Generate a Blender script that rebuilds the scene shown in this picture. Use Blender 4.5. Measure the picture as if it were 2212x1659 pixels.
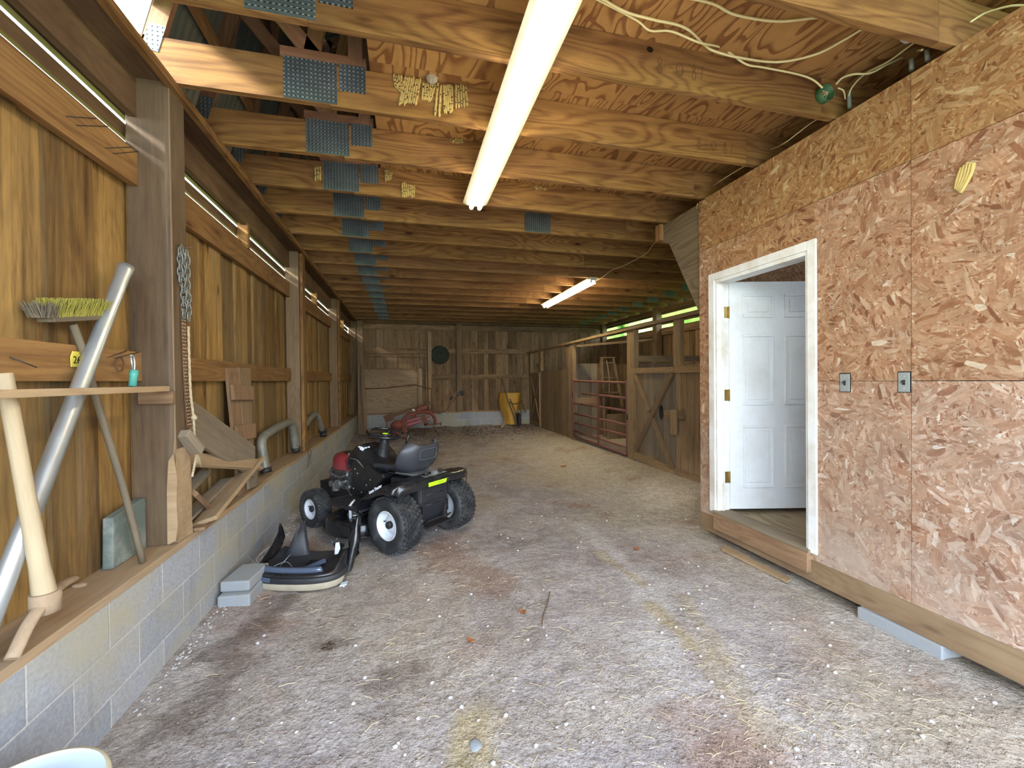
import bpy, math, random
from mathutils import Vector, Matrix, noise
random.seed(7)
for o in list(bpy.data.objects): bpy.data.objects.remove(o)
SC = bpy.context.scene
COL = SC.collection
R = math.radians

# ---------------------------------------------------------------- camera, sky, sun, exposure
cam_d = bpy.data.cameras.new('camera'); cam = bpy.data.objects.new('camera', cam_d); COL.objects.link(cam)
cam_d.sensor_width = 36.0; cam_d.lens = 36.0 * 910.65 / 2212.0; cam_d.clip_start = 0.05; cam_d.clip_end = 400
def cam_matrix(loc, yaw, pitch, roll):
    fw = Vector((math.sin(yaw)*math.cos(pitch), math.cos(yaw)*math.cos(pitch), math.sin(pitch)))
    r0 = Vector((math.cos(yaw), -math.sin(yaw), 0)); u0 = r0.cross(fw)
    r = math.cos(roll)*r0 + math.sin(roll)*u0; u = -math.sin(roll)*r0 + math.cos(roll)*u0
    m = Matrix((( r.x, u.x, -fw.x, loc[0]), (r.y, u.y, -fw.y, loc[1]), (r.z, u.z, -fw.z, loc[2]), (0, 0, 0, 1)))
    return m
cam.matrix_world = cam_matrix((0, 0, 1.48), R(14.339), R(-0.587), R(-0.628))
SC.camera = cam

W = bpy.data.worlds.new('sky'); SC.world = W; W.use_nodes = True
wn = W.node_tree.nodes; wl = W.node_tree.links; wn.clear()
wo = wn.new('ShaderNodeOutputWorld'); wb = wn.new('ShaderNodeBackground'); wl.new(wb.outputs[0], wo.inputs[0])
wt = wn.new('ShaderNodeTexCoord'); ws = wn.new('ShaderNodeSeparateXYZ'); wr = wn.new('ShaderNodeValToRGB')
wl.new(wt.outputs['Generated'], ws.inputs[0]); wl.new(ws.outputs['Z'], wr.inputs[0]); wl.new(wr.outputs[0], wb.inputs[0])
wr.color_ramp.elements[0].position = 0.0; wr.color_ramp.elements[0].color = (0.86, 0.93, 1.0, 1)
wr.color_ramp.elements[1].position = 0.7; wr.color_ramp.elements[1].color = (0.50, 0.70, 1.0, 1)
wb.inputs[1].default_value = SKY_STRENGTH = 6.0

sun_d = bpy.data.lights.new('sun', 'SUN'); sun = bpy.data.objects.new('sun', sun_d); COL.objects.link(sun)
sun_d.energy = 9.0; sun_d.angle = R(9.0); sun_d.color = (1.0, 0.93, 0.86)
sun.rotation_euler = Vector((1.0, 0.45, -0.70)).to_track_quat('-Z', 'Y').to_euler()
sun.location = (-8, -4, 9)

SC.view_settings.view_transform = 'Standard'; SC.view_settings.look = 'None'
SC.view_settings.gamma = 1.0; SC.view_settings.use_curve_mapping = False
SC.view_settings.exposure = 1.06
try:
    SC.cycles.max_bounces = 6; SC.cycles.diffuse_bounces = 4; SC.cycles.glossy_bounces = 2; SC.cycles.transmission_bounces = 2; SC.cycles.sample_clamp_indirect = 6.0
    SC.cycles.use_denoising = True; SC.cycles.use_adaptive_sampling = True; SC.cycles.adaptive_threshold = 0.02
except Exception: pass

# ---------------------------------------------------------------- mesh builder
def V(*a): return Vector(a)
class MB:
    def __init__(s): s.v = []; s.f = []; s.g = []; s.r = []; s.smooth = []; s.M = None
    def _add(s, vs, fs, gs, rv, smooth=False):
        b = len(s.v)
        s.v += [(s.M @ Vector(p)) if s.M is not None else Vector(p) for p in vs]
        for f, g in zip(fs, gs):
            s.f.append([b + i for i in f]); s.g.append(g); s.r.append(rv); s.smooth.append(smooth)
    def board(s, a, b, w, t, n=(0, 0, 1), rv=None, taper=1.0):
        a = Vector(a); b = Vector(b); d = (b - a); L = d.length; d.normalize()
        n = Vector(n); n = (n - d * n.dot(d)).normalized(); c = d.cross(n)
        o = (random.uniform(-50, 50), random.uniform(-50, 50), random.uniform(-50, 50))
        if rv is None: rv = random.random()
        vs = []; gs = []
        for i, (e, q) in enumerate(((a, 1.0), (b, taper))):
            for sw, st in ((-1, -1), (1, -1), (1, 1), (-1, 1)):
                vs.append(e + c * (sw * w * q / 2) + n * (st * t * q / 2)); gs.append((o[0] + i * L, o[1] + sw * w / 2, o[2] + st * t / 2))
        fs = [(3, 2, 1, 0), (4, 5, 6, 7), (0, 1, 5, 4), (1, 2, 6, 5), (2, 3, 7, 6), (3, 0, 4, 7)]
        s._add(vs, fs, [[gs[i] for i in f] for f in fs], rv); return s
    def box(s, x0, x1, y0, y1, z0, z1, rv=None, axis=None):
        d = (abs(x1 - x0), abs(y1 - y0), abs(z1 - z0)); k = axis if axis is not None else d.index(max(d))
        cx, cy, cz = (x0 + x1) / 2, (y0 + y1) / 2, (z0 + z1) / 2
        if k == 0: return s.board((x0, cy, cz), (x1, cy, cz), d[1], d[2], (0, 0, 1), rv)
        if k == 1: return s.board((cx, y0, cz), (cx, y1, cz), d[0], d[2], (0, 0, 1), rv)
        return s.board((cx, cy, z0), (cx, cy, z1), d[1], d[0], (1, 0, 0), rv)
    def tube(s, pts, r, seg=10, rv=None, cap=True, smooth=True, flat=None):
        pts = [Vector(p) for p in pts]; n = len(pts); rs = r if isinstance(r, (list, tuple)) else [r] * n
        if rv is None: rv = random.random()
        vs = []; ln = 0; gl = []
        t0 = (pts[1] - pts[0]).normalized(); up = Vector((0, 0, 1)) if abs(t0.z) < .9 else Vector((1, 0, 0))
        nx = (up - t0 * up.dot(t0)).normalized()
        for i, p in enumerate(pts):
            t = (pts[min(i + 1, n - 1)] - pts[max(i - 1, 0)]).normalized()
            nx = (nx - t * nx.dot(t)).normalized(); ny = t.cross(nx)
            if i: ln += (p - pts[i - 1]).length
            for k in range(seg):
                a = 2 * math.pi * k / seg
                sx, sy = (1, 1) if flat is None else flat
                vs.append(p + nx * (math.cos(a) * rs[i] * sx) + ny * (math.sin(a) * rs[i] * sy))
            gl.append(ln)
        fs = []; gs = []; o = random.uniform(-50, 50); cr = 2 * math.pi * max(rs) / seg
        for i in range(n - 1):
            for k in range(seg):
                k2 = (k + 1) % seg
                fs.append((i * seg + k, i * seg + k2, (i + 1) * seg + k2, (i + 1) * seg + k))
                gs.append([(o + gl[i], k * cr, 0), (o + gl[i], (k + 1) * cr, 0), (o + gl[i + 1], (k + 1) * cr, 0), (o + gl[i + 1], k * cr, 0)])
        s._add(vs, fs, gs, rv, smooth)
        if cap:
            b0 = [tuple(range(seg))[::-1], tuple(range((n - 1) * seg, n * seg))]
            b = len(s.v) - len(vs)
            for f in b0:
                s.f.append([b + i for i in f]); s.g.append([(o, 0, 0)] * seg); s.r.append(rv); s.smooth.append(False)
        return s
    def lathe(s, prof, seg=32, M=None, smooth=True, rv=None, a0=0, a1=2 * math.pi):
        # prof: (radius, height) round local z
        M = M or Matrix.Identity(4); full = abs(a1 - a0 - 2 * math.pi) < 1e-6; n = seg if full else seg + 1
        vs = [M @ Vector((r * math.cos(a0 + (a1 - a0) * k / seg), r * math.sin(a0 + (a1 - a0) * k / seg), h)) for (r, h) in prof for k in range(n)]
        fs = []; gs = []
        for i in range(len(prof) - 1):
            for k in range(seg):
                k2 = (k + 1) % n
                fs.append((i * n + k, i * n + k2, (i + 1) * n + k2, (i + 1) * n + k))
                gs.append([(k * .05, i * .05, 0), (k * .05 + .05, i * .05, 0), (k * .05 + .05, i * .05 + .05, 0), (k * .05, i * .05 + .05, 0)])
        s._add(vs, fs, gs, random.random() if rv is None else rv, smooth); return s
    def surf(s, rows, closed=False, smooth=True, rv=None, gscale=1.0):
        n = len(rows[0]); vs = [p for r in rows for p in r]; fs = []; gs = []; m = n if closed else n - 1
        for i in range(len(rows) - 1):
            for k in range(m):
                k2 = (k + 1) % n; fs.append((i * n + k, i * n + k2, (i + 1) * n + k2, (i + 1) * n + k))
        for f in fs: gs.append([tuple(Vector(vs[i]) * gscale) for i in f])
        s._add(vs, fs, gs, random.random() if rv is None else rv, smooth); return s
    def prism(s, poly, h0, h1, M=None, rv=None, smooth=False):
        # poly of (x, y), extruded from z=h0 to z=h1, placed by M
        M = M or Matrix.Identity(4); n = len(poly)
        vs = [M @ Vector((x, y, h0)) for x, y in poly] + [M @ Vector((x, y, h1)) for x, y in poly]
        fs = [tuple(range(n))[::-1], tuple(range(n, 2 * n))] + [(i, (i + 1) % n, n + (i + 1) % n, n + i) for i in range(n)]
        o = random.uniform(-20, 20)
        g = [(o + x, y, h0) for x, y in poly] + [(o + x, y, h1) for x, y in poly]
        s._add(vs, fs, [[g[i] for i in f] for f in fs], random.random() if rv is None else rv, smooth); return s
    def blob(s, c, r, seed=0, amp=.25, sub=2, fq=1.5):
        rx, ry, rz = r if isinstance(r, (tuple, list)) else (r, r, r); n = 6 * 2 ** (sub - 1); rows = []
        for i in range(n // 2 + 1):
            th = math.pi * i / (n // 2); row = []
            for k in range(n):
                ph = 2 * math.pi * k / n; d = Vector((math.sin(th) * math.cos(ph), math.sin(th) * math.sin(ph), math.cos(th)))
                q = 1 + amp * noise.noise(d * fq + Vector((seed * 7.1, seed * 3.3, seed)))
                row.append(Vector(c) + Vector((d.x * rx * q, d.y * ry * q, d.z * rz * q)))
            rows.append(row)
        return s.surf(rows, closed=True)
    def build(s, name, mat, parent=None, bevel=0, mods=None, kind=None):
        me = bpy.data.meshes.new(name); me.from_pydata([tuple(p) for p in s.v], [], s.f)
        at = me.attributes.new('gc', 'FLOAT_VECTOR', 'CORNER'); flat = [c for g in s.g for q in g for c in q]
        at.data.foreach_set('vector', flat)
        ar = me.attributes.new('rv', 'FLOAT', 'CORNER'); ar.data.foreach_set('value', [r for f, r in zip(s.f, s.r) for _ in f])
        me.polygons.foreach_set('use_smooth', s.smooth); me.update()
        me.materials.append(mat); o = bpy.data.objects.new(name, me); COL.objects.link(o)
        if parent is not None: o.parent = parent
        if bevel:
            m = o.modifiers.new('bevel', 'BEVEL'); m.width = bevel; m.segments = 2; m.limit_method = 'ANGLE'
        for k, kw in (mods or []):
            m = o.modifiers.new(k.lower(), k)
            for a, b in kw.items(): setattr(m, a, b)
        if kind: o['kind'] = kind
        return o
def tag(o, label=None, cat=None, group=None, kind=None):
    if label: o['label'] = label
    if cat: o['category'] = cat
    if group: o['group'] = group
    if kind: o['kind'] = kind
    return o
def empty(name, loc, label=None, cat=None, group=None, rz=0, kind=None):
    o = bpy.data.objects.new(name, None); COL.objects.link(o); o.location = loc; o.rotation_euler = (0, 0, rz); o.empty_display_size = .1
    return tag(o, label, cat, group, kind)
def local(mb, root):
    # geometry written in world coordinates, root only translated: shift into the root's frame
    off = root.location
    mb.v = [p - off for p in mb.v]; return mb
def part(mb, name, mat, root, **k): return local(mb, root).build(name, mat, root, **k)
def sub(mb, name, mat, par, root, **k): return local(mb, root).build(name, mat, par, **k)
def thing(mb, name, mat, label, cat, group=None, org=None, **k):
    # single-mesh thing: origin moved to the bottom centre
    if org is None:
        n = len(mb.v); zs = min(p.z for p in mb.v); org = Vector((sum(p.x for p in mb.v) / n, sum(p.y for p in mb.v) / n, zs))
    org = Vector(org); mb.v = [p - org for p in mb.v]; o = mb.build(name, mat, None, **k); o.location = org
    return tag(o, label, cat, group)
def copy_tree(o, parent=None, loc=None):
    c = o.copy(); COL.objects.link(c)
    if parent is not None: c.parent = parent
    for ch in list(o.children): copy_tree(ch, c)
    return c
def curve(pts, n=8):
    # catmull-rom through points
    P_ = [Vector(p) for p in pts]; P_ = [P_[0] * 2 - P_[1]] + P_ + [P_[-1] * 2 - P_[-2]]; out = []
    for i in range(1, len(P_) - 2):
        a, b, c, d = P_[i - 1:i + 3]
        for k in range(n):
            t = k / n; out.append(.5 * ((2 * b) + (c - a) * t + (2 * a - 5 * b + 4 * c - d) * t * t + (3 * b - a - 3 * c + d) * t ** 3))
    out.append(P_[-2]); return out
def text_mesh(txt, size, name, mat, M, parent=None, depth=.0006, shear=0, bold=0):
    cu = bpy.data.curves.new(name, 'FONT'); cu.body = txt; cu.size = size; cu.extrude = depth; cu.shear = shear; cu.offset = bold
    cu.align_x = 'CENTER'; cu.align_y = 'CENTER'
    t = bpy.data.objects.new(name + '_src', cu); COL.objects.link(t)
    dg = bpy.context.evaluated_depsgraph_get(); me = bpy.data.meshes.new_from_object(t.evaluated_get(dg))
    bpy.data.objects.remove(t)
    me.transform(M); me.name = name; me.materials.clear(); me.materials.append(mat)
    o = bpy.data.objects.new(name, me); COL.objects.link(o)
    if parent is not None: o.parent = parent
    return o

# ---------------------------------------------------------------- materials
class NT:
    def __init__(s, name, rough=.6, metal=0, spec=.5):
        s.m = bpy.data.materials.new(name); s.m.use_nodes = True; s.t = s.m.node_tree; s.n = s.t.nodes
        s.b = s.n['Principled BSDF']; s.b.inputs['Roughness'].default_value = rough; s.b.inputs['Metallic'].default_value = metal
        s.b.inputs['Specular IOR Level'].default_value = spec
    def new(s, k, **kw):
        x = s.n.new(k)
        for a, b in kw.items(): setattr(x, a, b)
        return x
    def l(s, a, b): s.t.links.new(a, b)
    def attr(s, n='gc'): x = s.new('ShaderNodeAttribute', attribute_name=n); return x
    def sc(s, vec, sca, loc=(0, 0, 0), rot=(0, 0, 0)):
        x = s.new('ShaderNodeMapping'); s.l(vec, x.inputs[0]); x.inputs['Scale'].default_value = sca; x.inputs['Location'].default_value = loc; x.inputs['Rotation'].default_value = rot; return x.outputs[0]
    def noise(s, vec, scale=1, detail=4, rough=.6, dist=0):
        x = s.new('ShaderNodeTexNoise'); s.l(vec, x.inputs['Vector']); x.inputs['Scale'].default_value = scale; x.inputs['Detail'].default_value = detail; x.inputs['Roughness'].default_value = rough; x.inputs['Distortion'].default_value = dist; return x.outputs['Fac']
    def vor(s, vec, scale=1, out='Distance', feature='F1', rnd=1):
        x = s.new('ShaderNodeTexVoronoi', feature=feature); s.l(vec, x.inputs['Vector']); x.inputs['Scale'].default_value = scale; x.inputs['Randomness'].default_value = rnd; return x.outputs[out]
    def ramp(s, fac, *st, interp='LINEAR'):
        x = s.new('ShaderNodeValToRGB'); s.l(fac, x.inputs[0]); e = x.color_ramp.elements; x.color_ramp.interpolation = interp
        while len(e) < len(st): e.new(.5)
        for i, (p, c) in enumerate(st):
            e[i].position = p; c = (c, c, c) if isinstance(c, (int, float)) else c; e[i].color = (*c, 1)
        return x.outputs[0]
    def math(s, op, a, b=0.0, c=0.0, clamp=False):
        x = s.new('ShaderNodeMath', operation=op, use_clamp=clamp)
        for i, q in enumerate((a, b, c)):
            if isinstance(q, (int, float)): x.inputs[i].default_value = q
            else: s.l(q, x.inputs[i])
        return x.outputs[0]
    def mix(s, f, a, b, mode='MIX'):
        x = s.new('ShaderNodeMix', data_type='RGBA', blend_type=mode)
        for i, q in ((0, f), (6, a), (7, b)):
            if isinstance(q, (int, float)): x.inputs[i].default_value = q if i == 0 else (q, q, q, 1)
            elif isinstance(q, tuple): x.inputs[i].default_value = (*q, 1)
            else: s.l(q, x.inputs[i])
        return x.outputs[2]
    def bump(s, h, strength=.3, dist=.01):
        x = s.new('ShaderNodeBump'); s.l(h, x.inputs['Height']); x.inputs['Strength'].default_value = strength; x.inputs['Distance'].default_value = dist; s.l(x.outputs[0], s.b.inputs['Normal'])
    def color(s, c):
        if isinstance(c, tuple): s.b.inputs['Base Color'].default_value = (*c, 1)
        else: s.l(c, s.b.inputs['Base Color'])
    def pos(s): return s.new('ShaderNodeNewGeometry').outputs['Position']
def wood(name, light, dark, var=.5, knots=.5, stain=None, stain_amt=.4, ring=.5, rough=.75, cut=.5, fine=1.0, stf=1.3, streak=0):
    t = NT(name, rough, 0, .25); g = t.attr().outputs['Vector']; rv = t.attr('rv').outputs['Fac']
    st = t.noise(t.sc(g, (1.1, 26 * fine, 26 * fine)), 1.0, 5, .65, .4)
    wv = t.noise(t.sc(g, (.55, 3.2, 3.2)), 1.0, 2, .5, .3)
    st2 = t.noise(t.sc(g, (.35, 8.5, 8.5), (3, 7, 1)), 1.0, 3, .6, .3); fz_ = t.noise(t.sc(g, (9, 90, 90)), 1.0, 3, .7)
    rg = t.math('SINE', t.math('MULTIPLY', wv, 115.0)); rg = t.math('MULTIPLY_ADD', rg, .5, .5)
    rg = t.math('POWER', rg, 2.0)
    f = t.math('ADD', t.math('ADD', t.math('MULTIPLY', st, .62), t.math('MULTIPLY', st2, .48)), t.math('MULTIPLY', rg, ring * .30)); f = t.math('ADD', f, t.math('MULTIPLY', t.math('SUBTRACT', fz_, .5), .35))
    c = t.ramp(f, (.38, light), (.86, dark))
    hue = t.ramp(rv, (0, (.62, .56, .50)), (.35, (.9, .86, .8)), (.7, (1.1, 1.02, .9)), (1, (1.25, 1.2, 1.12)))
    c = t.mix(var, c, t.mix(1.0, c, hue, 'MULTIPLY'))
    bl = t.noise(t.sc(g, (.8, 2.5, 2.5)), 1.0, 3, .6)
    c = t.mix(t.math('MULTIPLY', t.ramp(bl, (.40, 0.0), (.72, 1.0)), .45), c, t.mix(1.0, c, (.55, .48, .42), 'MULTIPLY'))
    if streak:
        s1 = t.noise(t.sc(g, (.55, 7, 7), (1, 5, 9)), 1.0, 5, .7, .6); s2 = t.noise(t.sc(g, (1.6, 22, 22), (8, 2, 4)), 1.0, 4, .7)
        c = t.mix(t.math('MULTIPLY', t.ramp(s1, (.50, 0.0), (.66, 1.0)), streak), c, t.mix(1.0, c, (.36, .29, .25), 'MULTIPLY'))
        c = t.mix(t.math('MULTIPLY', t.ramp(s2, (.60, 0.0), (.74, 1.0)), streak), c, t.mix(1.0, c, (.45, .38, .33), 'MULTIPLY'))
        c = t.mix(t.math('MULTIPLY', t.ramp(s1, (.30, 1.0), (.42, 0.0)), streak * .5), c, t.mix(.5, c, (.52, .43, .29)))
    if stain:
        sn = t.noise(t.sc(t.pos(), (stf, stf, stf * .6)), 1.0, 4, .65)
        c = t.mix(t.math('MULTIPLY', t.ramp(sn, (.42, 0.0), (.66, 1.0)), stain_amt), c, stain)
    if knots:
        kd = t.vor(t.sc(g, (2.1, 6.5, 6.5)), 1.0); k = t.ramp(kd, (.05, 1.0), (.13, 0.0))
        kk = t.ramp(t.noise(t.sc(g, (.9, 1.7, 1.7)), 1.0, 1), (.42, 0.0), (.5, 1.0))
        halo = t.ramp(kd, (.1, .6), (.3, 0.0))
        c = t.mix(t.math('MULTIPLY', t.math('MULTIPLY', halo, kk), knots), c, t.mix(1.0, c, (.6, .45, .35), 'MULTIPLY'))
        c = t.mix(t.math('MULTIPLY', t.math('MULTIPLY', k, kk), knots), c, (.035, .016, .008))
    t.color(c); t.bump(f, .35, .004); return t.m
def plain(name, c, rough=.5, metal=0, spec=.5, dirt=None, dirt_amt=.4, dscale=12, bump=0, bscale=60, coat=0):
    t = NT(name, rough, metal, spec); p = t.new('ShaderNodeTexCoord').outputs['Object']
    cc = c
    if dirt:
        n = t.noise(t.sc(p, (dscale,) * 3), 1.0, 5, .65); f = t.math('MULTIPLY', t.ramp(n, (.45, 0.0), (.65, 1.0)), dirt_amt)
        cc = t.mix(f, c, dirt)
        rr = t.math('MULTIPLY_ADD', f, .5, rough, clamp=True); t.l(rr, t.b.inputs['Roughness'])
    t.color(cc)
    if bump: t.bump(t.noise(t.sc(p, (bscale,) * 3), 1.0, 3), bump, .004)
    if coat: t.b.inputs['Coat Weight'].default_value = coat; t.b.inputs['Coat Roughness'].default_value = .08
    return t.m
def glow(name, c, strength):
    t = NT(name); t.color((.9, .9, .85)); t.b.inputs['Emission Color'].default_value = (*c, 1); t.b.inputs['Emission Strength'].default_value = strength; return t.m

M = {}
M['joist'] = wood('joist_pine', (.44, .258, .084), (.175, .085, .028), .6, .95, (.15, .075, .04), .34, .7, fine=1.3, streak=.25)
M['joist_far'] = wood('joist_pine_aged', (.44, .245, .105), (.21, .105, .045), .5, .95, (.12, .07, .035), .35, .55)
M['siding'] = wood('siding_board', (.40, .255, .085), (.11, .060, .022), 1.0, .9, (.15, .115, .062), .6, .2, fine=1.3, streak=.88)
M['girt'] = wood('girt_pine', (.36, .205, .075), (.17, .085, .03), .5, .8, (.14, .075, .03), .4, .5, streak=.35)
M['post'] = wood('old_post', (.15, .10, .057), (.06, .042, .028), .5, .25, (.24, .175, .11), .4, .2, .6, streak=.45)
M['post_pale'] = wood('pale_post', (.30, .215, .13), (.16, .105, .06), .4, .3, (.2, .14, .08), .3, .3, .8)
M['plate'] = wood('top_plate_wood', (.22, .145, .07), (.09, .05, .025), .5, .4, (.07, .035, .02), .6, .3)
M['back'] = wood('back_wall_board', (.37, .26, .15), (.12, .078, .045), 1.0, .95, (.14, .10, .06), .4, .4, streak=.7)
M['stall'] = wood('stall_board', (.34, .25, .155), (.16, .11, .066), .95, .4, (.17, .115, .075), .55, .3, streak=.4)
M['stall_frame'] = wood('stall_frame', (.38, .265, .145), (.19, .125, .065), .5, .4, (.14, .1, .06), .4, .4)
M['sill'] = wood('sill_board', (.42, .29, .165), (.24, .15, .08), .4, .3, (.38, .31, .22), .55, .4, .85)
M['pale'] = wood('pale_board', (.46, .345, .21), (.28, .19, .11), .6, .3, (.25, .18, .11), .3, .35, .85)
M['grey'] = wood('grey_board', (.28, .235, .175), (.15, .12, .085), .6, .4, (.2, .16, .11), .4, .3, .85)
M['rust_wood'] = wood('reddish_board', (.31, .205, .12), (.17, .10, .06), .6, .5, (.2, .13, .08), .3, .5, .85)
M['skid'] = wood('skid_timber', (.33, .245, .15), (.2, .135, .075), .4, .3, (.17, .10, .06), .5, .35, .8)
M['rafter'] = wood('rafter_pine', (.42, .235, .135), (.22, .11, .06), .6, .4, (.14, .08, .045), .3, .5)

def make_ply(name, light, dark, n1=2.2, bands=16.0, stretch=(1, 1, 1)):
    t = NT(name, .75, 0, .25); p = t.sc(t.attr().outputs['Vector'], stretch)
    w = t.noise(p, n1, 2.0, .45, .9)
    fr = t.math('FRACT', t.math('MULTIPLY', w, bands)); edge = t.ramp(fr, (.0, 0.0), (.55, .15), (.8, 1.0), (.97, .9), (1, 0.0))
    fine = t.noise(t.sc(p, (6, 30, 30)), 1.0, 4, .6)
    c = t.ramp(t.math('ADD', t.math('MULTIPLY', edge, .62), t.math('MULTIPLY', fine, .38)), (.15, light), (.85, dark))
    big = t.noise(p, .8, 3, .6); c = t.mix(t.math('MULTIPLY', t.ramp(big, (.4, 0.0), (.7, 1.0)), .35), c, t.mix(1.0, c, (.6, .5, .42), 'MULTIPLY'))
    kd = t.vor(p, 2.4); c = t.mix(t.ramp(kd, (.03, .9), (.06, 0.0)), c, (.06, .025, .01))
    t.color(c); t.bump(edge, .15, .003); return t.m
M['ply'] = make_ply('ceiling_plywood', (.43, .245, .083), (.185, .080, .026), 1.5, 13.0, (2.1, .62, 1))
M['ply_old'] = make_ply('weathered_plywood', (.36, .26, .16), (.24, .16, .095), 1.0, 22.0, (.5, 3, 3))
M['ply_grey'] = make_ply('grey_plywood', (.22, .165, .10), (.15, .11, .066), 1.0, 10.0, (.6, 3, 3))

def make_osb():
    t = NT('osb_panel', .72, 0, .25); g = t.attr().outputs['Vector']; rv = t.attr('rv').outputs['Fac']
    def layer(scale, seed, lx, ly):
        base = t.sc(g, (1, 1, 1), (seed * 3.7, seed * 1.9, seed)); 
        cell = t.vor(base, scale * .55, 'Color'); sp = t.new('ShaderNodeSeparateColor'); t.l(cell, sp.inputs[0])
        ang = t.math('MULTIPLY_ADD', sp.outputs[0], 2.6, .3 + seed)
        vr = t.new('ShaderNodeVectorRotate', rotation_type='Z_AXIS'); t.l(base, vr.inputs['Vector']); t.l(ang, vr.inputs['Angle'])
        wob = t.new('ShaderNodeTexNoise'); t.l(base, wob.inputs['Vector']); wob.inputs['Scale'].default_value = 9
        ad = t.new('ShaderNodeVectorMath', operation='MULTIPLY_ADD'); t.l(wob.outputs['Color'], ad.inputs[0]); ad.inputs[1].default_value = (.018,) * 3; t.l(vr.outputs[0], ad.inputs[2])
        x = t.new('ShaderNodeTexVoronoi'); t.l(t.sc(ad.outputs[0], (lx, ly, 1)), x.inputs['Vector']); x.inputs['Scale'].default_value = scale
        s2 = t.new('ShaderNodeSeparateColor'); t.l(x.outputs['Color'], s2.inputs[0])
        gr = t.noise(t.sc(ad.outputs[0], (lx * 8, ly * 26, 1)), 1.0, 3, .6)
        return s2.outputs[0], s2.outputs[1], gr, x.outputs['Distance']
    a, a2, ga, da = layer(12.0, 1.0, 1.0, 3.4); b, b2, gb, db = layer(21.0, 2.3, 1.0, 3.0); c_, c2, gc_, dc = layer(44.0, 4.1, 1.0, 3.2)
    cols = ((0, (.17, .070, .035)), (.08, (.26, .125, .066)), (.38, (.33, .185, .108)), (.75, (.385, .24, .15)), (.96, (.45, .315, .22)), (1, (.55, .46, .36)))
    ca = t.ramp(a, *cols); cb = t.ramp(b, *cols); cc = t.ramp(c_, *cols)
    col = t.mix(t.ramp(b2, (.40, 0.0), (.42, 1.0)), cc, cb); col = t.mix(t.ramp(a2, (.66, 0.0), (.68, 1.0)), col, ca)
    gr = t.math('ADD', t.math('MULTIPLY', ga, .5), t.math('MULTIPLY', gc_, .5))
    col = t.mix(1.0, col, t.ramp(gr, (.3, 1.25), (.7, .72)), 'MULTIPLY'); soft = t.noise(t.sc(g, (1, 1, 1)), 5.0, 5, .7); col = t.mix(1.0, col, t.ramp(soft, (.3, .82), (.7, 1.18)), 'MULTIPLY')
    col = t.mix(1.0, col, t.ramp(rv, (0, (.84, .76, .44)), (.5, (1, .96, .86)), (1, (1.10, 1.18, 1.30))), 'MULTIPLY')
    # dried mud splashed up the lower sheets
    sx = t.new('ShaderNodeSeparateXYZ'); t.l(t.pos(), sx.inputs[0]); mud = t.noise(t.sc(t.pos(), (2.2, 2.2, 2.2)), 1.0, 4, .65)
    hz = t.math('SUBTRACT', 1.5, sx.outputs['Z']); mf = t.math('MULTIPLY', t.ramp(mud, (.38, 0.0), (.66, 1.0)), t.math('MULTIPLY', hz, .7, clamp=True), clamp=True)
    col = t.mix(t.math('MULTIPLY', mf, .85), col, (.42, .35, .29))
    t.color(col); t.bump(t.math('ADD', da, t.math('MULTIPLY', gr, .6)), .28, .003); return t.m
M['osb'] = make_osb()

def make_cmu():
    t = NT('concrete_block', .85, 0, .2); g = t.attr().outputs['Vector']
    br = t.new('ShaderNodeTexBrick', offset=.5); t.l(g, br.inputs['Vector'])
    for k, v in (('Color1', (.30, .32, .35, 1)), ('Color2', (.38, .39, .40, 1)), ('Mortar', (.52, .525, .50, 1)), ('Scale', 1.0), ('Mortar Size', .005), ('Mortar Smooth', .3), ('Bias', 0.0), ('Brick Width', .406), ('Row Height', .203)):
        br.inputs[k].default_value = v
    c = br.outputs['Color']; p = t.pos()
    c = t.mix(1.0, c, t.ramp(t.noise(p, 70, 3, .7), (.3, .8), (.7, 1.15)), 'MULTIPLY')
    n = t.noise(t.sc(p, (1.6, 1.2, 2.0)), 1.0, 4, .6); c = t.mix(t.math('MULTIPLY', t.ramp(n, (.46, 0.0), (.62, 1.0)), .75), c, (.40, .36, .245))
    n2 = t.noise(t.sc(p, (9, 9, 1.4)), 1.0, 3, .6); c = t.mix(t.math('MULTIPLY', t.ramp(n2, (.58, 0.0), (.75, 1.0)), .35), c, (.17, .165, .16))
    t.color(c); t.bump(t.math('ADD', t.math('MULTIPLY', br.outputs['Fac'], -1.2), t.math('MULTIPLY', t.noise(p, 160, 3), .35)), .5, .005); return t.m
M['cmu'] = make_cmu()

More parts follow.
